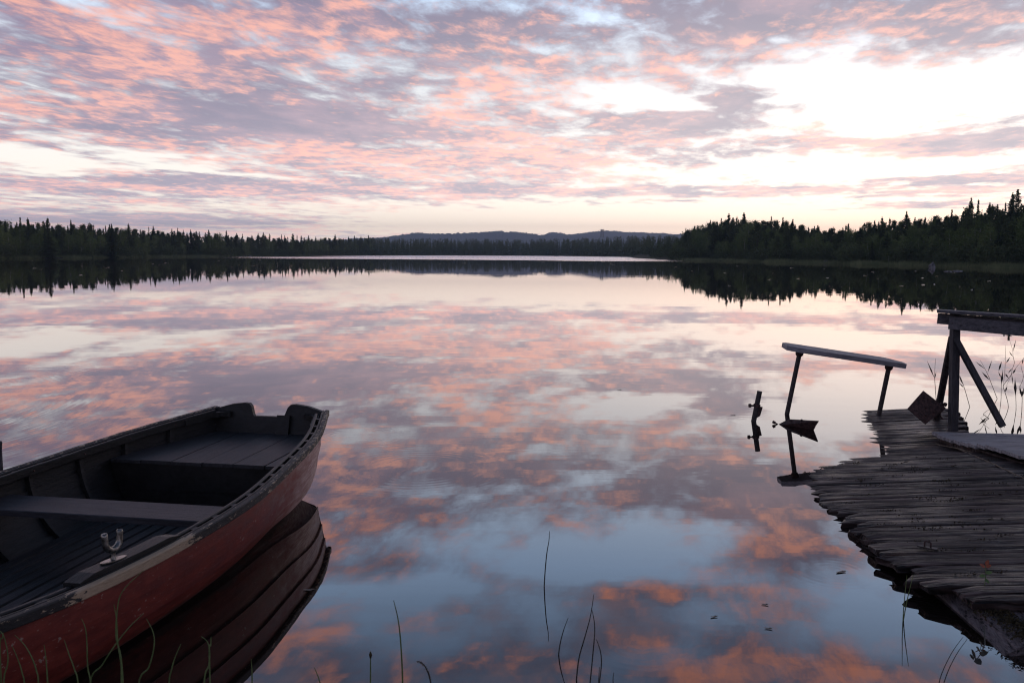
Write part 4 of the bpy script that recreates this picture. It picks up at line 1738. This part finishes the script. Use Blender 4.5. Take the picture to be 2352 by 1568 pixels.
# rusty square plate standing on its corner
Dp = 8.22
cor = [at_d(2121, 897, Dp + 0.05), at_d(2172, 936, Dp + 0.02), at_d(2126, 974, Dp - 0.06), at_d(2085, 938, Dp - 0.03)]
cc = sum(cor, Vector()) / 4
sp_ = empty("corner_plate", (cc.x, cc.y, deck_z(cc.x, cc.y)))
tag(sp_, "rusty square riveted plate standing on its corner on the jetty", "iron plate")
SL = lambda p: Vector(p) - Vector((cc.x, cc.y, deck_z(cc.x, cc.y)))
n_p = (cor[1] - cor[0]).cross(cor[3] - cor[0]).normalized()
if n_p.y > 0:
    n_p = -n_p
pm = MB()
pm.prism([SL(c) for c in cor], -n_p * 0.010)
plate = pm.build("plate", M_RUST, sp_)
for (fa, fb) in ((0.35, 0.12), (0.18, 0.22), (0.5, 0.48), (0.85, 0.42), (0.72, 0.72), (0.86, 0.9)):
    c = cor[0].lerp(cor[1], fa).lerp(cor[3].lerp(cor[2], fa), fb)
    bo = MB()
    bo.tube([SL(c), SL(c + n_p * 0.012)], [0.013, 0.009], 8)
    bo.build("rivet", M_RUST, plate)
ex = MB()
e0_ = at_d(2160, 930, Dp + 0.05)
ex.bar(SL(at_d(2140, 955, Dp + 0.08)), SL(at_d(2166, 932, Dp + 0.08)), 0.05, 0.05)
ex.tube([SL(at_d(2160, 926, Dp + 0.04)), SL(at_d(2172, 929, Dp + 0.04))], 0.012, 8)
ex.tube([SL(at_d(2169, 928, Dp + 0.04)), SL(at_d(2173, 929.5, Dp + 0.04))], 0.022, 6)
ex.tube([SL(at_d(2159, 954, Dp)), SL(at_d(2165, 962, Dp))], 0.008, 6)
ex.build("bracket", M_RUST, sp_)


# ------------------------------------------------------------------ stems, reeds, leaves, small litter
def stem(name, pts_px, D, rad, mat, label, cat, group=None, tipmat=None, root=None):
    pts = [at_d(x, y, D) for x, y in pts_px]
    base = pts[0]
    if root is None:
        root = -0.12
    if base.z > 0:
        pts.insert(0, Vector((base.x, base.y, root)))
    # smooth the line
    P_ = []
    for i in range(len(pts) - 1):
        a = pts[max(i - 1, 0)]
        b, c = pts[i], pts[i + 1]
        d = pts[min(i + 2, len(pts) - 1)]
        for q in range(5):
            t = q / 5
            P_.append(0.5 * ((2 * b) + (c - a) * t + (2 * a - 5 * b + 4 * c - d) * t * t + (3 * b - a - 3 * c + d) * t ** 3))
    P_.append(pts[-1])
    n = len(P_)
    m_ = MB()
    o0 = Vector((P_[0].x, P_[0].y, 0))
    m_.tube([p - o0 for p in P_], [rad * (1 - 0.65 * (i / (n - 1)) ** 2) for i in range(n)], 6)
    o = m_.build(name, mat)
    o.location = o0
    tag(o, label, cat, group)
    return o


def zstem(base_px, tip_px, mids, rad, mat, label, group=None, name="rush_stem"):
    b = at_z(*base_px, 0.0)
    pts = [base_px] + mids + [tip_px]
    d_ = ray(*base_px)
    pp = [(base_px[0], base_px[1])] + mids + [tip_px]
    return stem(name, pp, b.y, rad, mat, label, "rush", group)


G1 = "rushes rising from the open water"
zstem((1250, 1346), (1262, 1219), [(1252, 1312), (1256, 1270), (1261, 1240)], 0.0030, M_STEMD, "tall thin rush standing alone in the middle of the open water", G1)
zstem((1324, 1560), (1364, 1364), [(1330, 1510), (1344, 1460), (1356, 1415)], 0.0028, M_STEMD, "longest rush of the cluster at the bottom, crossed by another", G1)
zstem((1283, 1502), (1305, 1418), [(1287, 1475), (1295, 1445)], 0.0026, M_STEMD, "short rush kinked at the water, left of the crossed rushes", G1)
stem("rush_stem", [(1353, 1600), (1360, 1520), (1366, 1450), (1363, 1415), (1358, 1396)], 3.15, 0.0026, M_STEMD, "rush bent over leftward against the longest rush", "rush", G1)
stem("rush_stem", [(1374, 1600), (1381, 1530), (1380, 1500), (1374, 1478), (1369, 1466)], 3.05, 0.0024, M_STEMD, "shorter rush curving left beside the bent rush", "rush", G1)
stem("rush_stem", [(1374, 1590), (1377, 1530)], 3.0, 0.0022, M_STEMD, "tiny rush tip poking up under the curving rush", "rush", G1)
stem("rush_stem", [(1410, 1600), (1408, 1560), (1410, 1543)], 3.0, 0.0022, M_STEMD, "rush tip at the bottom, right of the crossed rushes", "rush", G1)
stem("rush_stem", [(925, 1600), (924, 1540), (920, 1470), (914, 1420), (904, 1378)], 3.05, 0.0034, M_STEM, "long green rush curving left, midway between boat and lone rush", "rush", G1)
o = stem("rush_stem", [(851, 1610), (851, 1540), (851, 1495)], 3.0, 0.0034, M_STEM, "straight rush with a brown bud tip near the boat", "rush", G1)
bud = MB()
pbud = at_d(851, 1503, 3.0) - o.location
bud.tube([pbud + Vector((0, 0, -0.012)), pbud, pbud + Vector((0, 0, 0.012))], [0.003, 0.006, 0.002], 8)
bud.build("bud", M_MOSS, o)
stem("rush_stem", [(740, 1600), (733, 1560), (722, 1532)], 3.0, 0.0030, M_STEM, "short curved green rush just right of the boat's reflection", "rush", G1)
stem("rush_stem", [(579, 1600), (579, 1550), (577, 1513)], 3.0, 0.0034, M_STEM, "stubby green rush at the end of the boat's reflection", "rush", G1)
# bristly catkin-like stalk
o = stem("grass_spike", [(993, 1610), (988, 1560), (978, 1532), (967, 1520), (957, 1518)], 2.95, 0.0030, M_STEMD, "drooping bristly grass spike bent over to the left", "grass spike")
br_ = MB()
path = [(988, 1560), (985, 1548), (981, 1538), (976, 1531), (971, 1525), (965, 1521), (958, 1518)]
for i in range(len(path) * 5 - 5):
    a_, t_f = divmod(i, 5)
    x_ = lerp(path[a_][0], path[a_ + 1][0], t_f / 5)
    y_ = lerp(path[a_][1], path[a_ + 1][1], t_f / 5)
    p = at_d(x_, y_, 2.95) - o.location
    for q in range(3):
        d_ = Vector((rj.uniform(-1, 1), rj.uniform(-1, 1), rj.uniform(-1, 1))).normalized() * 0.008
        br_.face([p, p + d_, p + d_ * 0.6 + Vector((0.002, 0, 0.002))])
br_.build("bristles", M_STRAW, o)

G2 = "green grass blades before the boat"
blades = [
    ([(20, 1600), (28, 1540), (31, 1500), (22, 1460), (4, 1425)], "green grass blade curving at the extreme left bottom corner"),
    ([(98, 1600), (88, 1540), (70, 1490), (52, 1470), (36, 1458)], "grass blade before the hull with long arched tip"),
    ([(155, 1600), (149, 1540), (134, 1490), (110, 1450), (62, 1458)][:4] + [(100, 1437)], "arched grass blade leaning left against the red hull"),
    ([(96, 1610), (90, 1540), (78, 1500), (48, 1478)][:3] + [(46, 1478)], "short bent grass blade near the left bottom corner"),
    ([(192, 1610), (188, 1540), (184, 1490), (177, 1472)][:3] + [(177, 1475)], "straight short grass blade at the hull's waterline"),
    ([(312, 1600), (295, 1530), (275, 1480), (258, 1459)][:3] + [(256, 1458)], "grass blade slanting left in front of the hull's lower edge"),
    ([(366, 1610), (355, 1540), (349, 1480), (345, 1420), (328, 1376)], "tall upright grass blade before the red hull"),
    ([(372, 1605), (420, 1540), (470, 1478), (520, 1430), (573, 1380)], "very long blade slanting right across the boat's waterline"),
    ([(489, 1610), (487, 1520), (480, 1450), (468, 1380), (456, 1318)], "tallest double grass blade in front of the boat"),
    ([(470, 1490), (466, 1450), (472, 1390), (505, 1330), (575, 1276)], "dark thin blade arching right over the hull"),
    ([(560, 1600), (600, 1540), (618, 1480), (612, 1420), (588, 1375)], "grass blade bowed to the right over the boat's reflection"),
    ([(678, 1600), (690, 1520), (706, 1470), (724, 1429)], "grass blade leaning right over the dark reflection"),
    ([(815, 1610), (838, 1520), (840, 1470), (830, 1440), (803, 1420)], "hooked grass blade, last before the open water"),
    ([(838, 1470), (846, 1440), (846, 1423)], "short upright blade beside the hooked grass blade"),
]
for i, (pp, lab) in enumerate(blades):
    if i in (6, 8, 9, 10, 11, 12, 13, 7):
        # these were measured on a closer view of the lower left corner
        pp = [(x * 0.97 if False else x, y) for x, y in pp]
BL_D = 2.75
def S(x, y):
    return (x * 1000 / 2352 / 4096 * 2352, (2250 + y * 1000 / 2352) / 4096 * 2352)
blades_px = [
    ([(35, 1200), (70, 960), (72, 850), (40, 700), (2, 640)], 0),
    ([(365, 1180), (345, 1020), (300, 890), (230, 770), (140, 678)], 1),
    ([(235, 1200), (210, 1040), (170, 910), (112, 772)], 3),
    ([(452, 1200), (440, 1000), (430, 880), (415, 770)], 4),
    ([(740, 1200), (700, 1000), (650, 860), (605, 725)], 5),
    ([(858, 1200), (825, 980), (818, 760), (805, 620), (768, 525)], 6),
    ([(845, 1160), (960, 960), (1085, 770), (1220, 600), (1345, 480)], 7),
    ([(1145, 1200), (1140, 960), (1110, 770), (1100, 560), (1072, 390)], 8),
    ([(1150, 1000), (1095, 720), (1100, 480), (1150, 270), (1350, 70)], 9),
    ([(1300, 1180), (1400, 980), (1450, 780), (1440, 650), (1378, 525)], 10),
    ([(1590, 1200), (1615, 1000), (1650, 880), (1702, 762)], 11),
    ([(1920, 1180), (1965, 960), (1972, 830), (1950, 740), (1892, 690)], 12),
    ([(1970, 900), (1982, 780), (1985, 695)], 13),
    ([(0, 860), (25, 700), (22, 620), (2, 545)], 2),
]
LBL = [b[1] for b in blades]
LBL[2] = "grass blade just inside the left frame edge, above the corner blade"
for pp, li in blades_px:
    stem("sedge_stalk", [S(*q) for q in pp], BL_D + 0.04 * (li % 4), 0.0028, M_STEM, LBL[li], "grass", G2)

# two rushes against the jetty shadow and the pair at the bottom right
zstem((2074, 1425), (2083, 1320), [(2076, 1390), (2080, 1350)], 0.0026, M_STEM, "left one of two green rushes against the jetty's dark side", G1)
zstem((2075, 1424), (2098, 1318), [(2082, 1385), (2090, 1350)], 0.0026, M_STEM, "right one of two green rushes against the jetty's dark side", G1)
stem("rush_stem", [(2152, 1610), (2160, 1555), (2185, 1500), (2212, 1462)], 3.15, 0.0022, M_STEMD, "left of the two thin bowed rushes beside the mossy beam", "rush", G1)
stem("rush_stem", [(2160, 1610), (2172, 1555), (2195, 1505), (2222, 1466)], 3.12, 0.0022, M_STEMD, "right of the two thin bowed rushes beside the mossy beam", "rush", G1)


# reeds behind the handrail
def reed(base_px, pts, label, leaves):
    b = at_z(*base_px, 0.0)
    D = b.y
    o = stem("reed", [base_px] + pts, D, 0.0035, M_REED, label, "reed", "reeds behind the handrail", root=-0.3)
    lm = MB()
    for (x0, y0, x1, y1, wd) in leaves:
        p, q = at_d(x0, y0, D) - o.location, at_d(x1, y1, D + 0.03) - o.location
        mid = p.lerp(q, 0.45)
        nn = Vector((-(q - p).z, 0.2, (q - p).x)).normalized() * wd
        lm.face([p, mid + nn, q, mid - nn])
    if leaves:
        lm.build("leaf", M_REED, o)
    return o


def Z7(x, y):
    return ((3596 + x * 500 / 1568) / 4096 * 2352, (1230 + y * 500 / 1568) / 4096 * 2352)


def lf(x0, y0, x1, y1, wd=0.008):
    return (*Z7(x0, y0), *Z7(x1, y1), wd)


reed(Z7(475, 1290), [Z7(455, 1000), Z7(447, 850), Z7(458, 640)], "lone reed left of the handrail post", [lf(447, 890, 350, 660), lf(447, 900, 468, 790, 0.006)])
reed(Z7(888, 1247), [Z7(830, 1040), Z7(790, 920), Z7(762, 850)], "reed leaning left out of the water beside the post", [lf(800, 960, 755, 850, 0.012), lf(815, 1010, 755, 940, 0.010)])
reed(Z7(1232, 1143), [Z7(1150, 930), Z7(1110, 830), Z7(1020, 660)], "forked reed leaning left, just right of the slanting brace", [lf(1110, 820, 1170, 650, 0.007), lf(1135, 910, 1035, 800, 0.013), lf(1080, 770, 950, 670, 0.008)])
reed(Z7(1280, 1145), [Z7(1283, 960), Z7(1292, 850), Z7(1300, 780)], "upright reed with one broad hanging leaf right of the brace", [lf(1284, 960, 1300, 800, 0.014), lf(1280, 880, 1245, 800, 0.010), lf(1248, 800, 1290, 670, 0.012)])
reed(Z7(1372, 1250), [Z7(1330, 1060), Z7(1310, 980), Z7(1380, 880), Z7(1450, 780), Z7(1550, 650)], "long reed zigzagging up to the right", [lf(1330, 1060, 1360, 980, 0.011), lf(1375, 880, 1325, 835, 0.012), lf(1430, 830, 1465, 760, 0.012)])
reed(Z7(1468, 1283), [Z7(1464, 1100), Z7(1462, 980), Z7(1455, 880)], "straight reed with a dark spear shaped leaf near the right edge", [lf(1462, 1110, 1455, 890, 0.015)])
reed(Z7(1540, 1300), [Z7(1545, 1120), Z7(1530, 1040), Z7(1512, 980)], "reed with drooping leaf nearest the right edge", [lf(1542, 1130, 1512, 980, 0.013), lf(1545, 1120, 1566, 1000, 0.012), lf(1560, 1050, 1530, 1060, 0.01)])
reed(Z7(1330, 760), [Z7(1335, 600), Z7(1338, 470)], "short far reed standing behind the rail beside a fallen one", [lf(1335, 620, 1300, 690, 0.012), lf(1340, 700, 1395, 620, 0.012)])
reed(Z7(1450, 690), [Z7(1430, 600), Z7(1425, 530), Z7(1375, 370)], "thin reed bowed left under the side board", [lf(1430, 620, 1380, 545, 0.010), lf(1428, 560, 1470, 390, 0.008)])
reed(Z7(1560, 870), [Z7(1535, 760), Z7(1530, 700)], "far reed at the right edge level with the long zigzag reed", [lf(1535, 760, 1525, 860, 0.012), lf(1540, 720, 1565, 620, 0.010)])
reed(Z7(1130, 1390), [Z7(1090, 1300 + 60), Z7(1060, 1330), Z7(1150, 1262)], "fallen reed lying low on the water behind the brace", [lf(1120, 1310, 990, 1410, 0.012)])

# seedling on the deck and leafy twig by the beam
c = at_z(2262, 1335, deck_z(2.45, 4.1) + 0.01)
sd_ = empty("seedling", (c.x, c.y, deck_z(c.x, c.y) + 0.005))
tag(sd_, "small seedling with red and green leaves growing on the jetty", "plant")
s1 = MB()
s1.tube([(0, 0, 0), (0.003, 0, 0.05), (-0.002, 0, 0.10)], [0.002, 0.0018, 0.001], 5)
s1.build("stem", M_STEM, sd_)


def leaf(mbx, p, d, L, W):
    d = Vector(d).normalized()
    s_ = d.cross(Vector((0, -0.7, 0.7))).normalized()
    p = Vector(p)
    mbx.face([p, p + d * L * 0.3 + s_ * W, p + d * L * 0.7 + s_ * W * 0.8, p + d * L, p + d * L * 0.7 - s_ * W * 0.8, p + d * L * 0.3 - s_ * W])


lm = MB()
leaf(lm, (0, 0, 0.09), (-1, 0, 0.5), 0.035, 0.010)
leaf(lm, (0, 0, 0.10), (0.4, 0, 0.9), 0.030, 0.009)
leaf(lm, (0, 0, 0.09), (1, 0.1, 0.4), 0.030, 0.009)
lm.build("leaf", M_LEAFR, sd_)
lm = MB()
leaf(lm, (0, 0, 0.06), (1, 0, 0.2), 0.035, 0.010)
leaf(lm, (0, 0, 0.05), (-1, 0, -0.2), 0.030, 0.009)
leaf(lm, (0, 0, 0.035), (0.2, -0.5, -0.4), 0.03, 0.009)
lm.build("leaf", M_LEAFG, sd_)

tw_ = at_d(2262, 1478, 3.35)
tg = empty("leafy_twig", (tw_.x, tw_.y, tw_.z))
tag(tg, "dark leafy twig hanging over the water from the mossy beam", "twig")
s1 = MB()
q_ = [Vector((0.05, 0.10, 0.03)), Vector((0, 0, 0)), at_d(2253, 1500, 3.3) - tw_, at_d(2240, 1518, 3.3) - tw_]
s1.tube(q_, [0.003, 0.0026, 0.002, 0.0014], 5)
s1.build("stem", M_LEAFD, tg)
lm = MB()
for (x0, y0, x1, y1, wd) in ((2258, 1484, 2250, 1474, .010), (2252, 1494, 2243, 1486, .010), (2250, 1503, 2268, 1497, .010), (2242, 1512, 2232, 1492, .011), (2240, 1510, 2252, 1524, .016), (2238, 1512, 2228, 1504, .010)):
    a, b = at_d(x0, y0, 3.3) - tw_, at_d(x1, y1, 3.28) - tw_
    leaf(lm, a, b - a, (b - a).length * 1.15, wd)
lm.build("leaf", M_LEAFD, tg)

# dry stalks caught along the gangway edge
for i, (a, b) in enumerate((((2096, 1058), (2068, 1064)), ((2200, 1030), (2352, 1098)), ((2150, 1020), (2240, 1040)))):
    p, q = at_z(*a, 0.0), at_z(*b, 0.0)
    p.z, q.z = 0, 0
    p = at_z(*a, deck_z(p.x, p.y) + 0.02)
    q = at_z(*b, deck_z(q.x, q.y) + 0.02)
    m_ = MB()
    c = p.lerp(q, 0.5)
    m_.tube([p - c, (q - p) * 0.1 + Vector((0, 0, 0.006)), q - c], [0.004, 0.0045, 0.003], 6)
    o = m_.build("dry_stalk", M_STRAW)
    o.location = c
    tag(o, ["short dry stalk lying on the deck by the gangway corner", "longest dry stalk lying along the gangway's edge", "middle dry stalk caught between deck and gangway"][i], "stalk", "dry stalks on the jetty")

# floating leaves
fl_px = [(1640, 1416, 0.02, "curled leaf floating left of the pair below the rings"), (1757, 1388, 0.02, "upturned leaf floating highest of three on the open water"), (1765, 1443, 0.02, "flat leaf floating lowest of three on the open water"),
         (1423, 895, 0.035, "tiny leaf floating far out left of the pipe stub"), (1684, 953, 0.035, "leaf floating beside the broken pipe"), (710, 1354, 0.03, "small leaf floating off the tip of the boat's reflection"),
         (1932, 1313, 0.035, "pale leaf at the centre of the ripple rings by the jetty")]
for (x, y, sz, lab) in fl_px:
    p = at_z(x, y, 0.002)
    m_ = MB()
    ring = []
    for q in range(9):
        a = 2 * math.pi * q / 9
        ring.append((math.cos(a) * sz, math.sin(a) * sz * 0.35, 0.001 + 0.003 * abs(math.cos(a)) ** 2))
    m_.face(ring)
    m_.face([(0, 0, 0.001), (sz * 0.3, 0.004, 0.006), (sz * 0.9, 0.0, 0.003)])
    o = m_.build("floating_leaf", M_FLOAT)
    o.location = p
    o.rotation_euler = (0, 0, rj.uniform(-0.4, 0.4))
    tag(o, lab, "leaf", "leaves floating on the lake")
# lily leaves far out
mb = MB()
for i in range(150):
    px, py = rr.uniform(60, 2300), rr.uniform(597, 660)
    if rr.random() < 0.25:
        py = rr.uniform(597, 700)
    p = at_z(px, py, 0.012)
    if py > horizon(px) + 0.85 * (horizon(px) - interp(px, TOPS)) or p.y > 0.93 * shore_r(math.atan2(p.x, p.y)):
        continue
    w_ = rr.uniform(0.06, 0.17) * (p.y / 60)
    ring = [(p.x + math.cos(a) * w_, p.y + math.sin(a) * w_, 0.012 + 0.02 * rr.random()) for a in [2 * math.pi * q / 7 for q in range(7)]]
    mb.face(ring)
tag(mb.build("lily_leaves", M_LILY), "scattered water lily leaves far out on the dark reflections", "water plants", kind="stuff")

# ------------------------------------------------------------------ haze
hm = MB()
x0, x1, y0, y1, z0, z1 = -7100, 7100, -6400, 6400, -2.2, 205
vs = [(x, y, z) for z in (z0, z1) for x, y in ((x0, y0), (x1, y0), (x1, y1), (x0, y1))]
for f in ((3, 2, 1, 0), (4, 5, 6, 7), (0, 1, 5, 4), (1, 2, 6, 5), (2, 3, 7, 6), (3, 0, 4, 7)):
    hm.face([vs[i] for i in f])
mh, nt, out = material("haze air")
pv = nt.new("ShaderNodeVolumePrincipled")
pv.inputs["Color"].default_value = (0.62, 0.79, 1.0, 1)
pv.inputs["Density"].default_value = 0.0002
pv.inputs["Anisotropy"].default_value = 0.0
nt.l.new(pv.outputs[0], out.inputs["Volume"])
ho = hm.build("haze", mh)
tag(ho, kind="stuff")

# ------------------------------------------------------------------ render settings
sc.render.engine = "CYCLES"
sc.view_settings.view_transform = "Standard"
sc.view_settings.look = "None"
sc.view_settings.exposure = 0.0
sc.view_settings.gamma = 1.0
sc.cycles.pixel_filter_type = "BLACKMAN_HARRIS"
sc.cycles.filter_width = 1.15
sc.cycles.max_bounces = 5
sc.cycles.diffuse_bounces = 2
sc.cycles.glossy_bounces = 3
sc.cycles.transmission_bounces = 2
sc.cycles.volume_bounces = 0
sc.cycles.sample_clamp_indirect = 4.0
sc.cycles.use_denoising = True
try:
    sc.cycles.denoiser = "OPENIMAGEDENOISE"
except Exception:
    pass
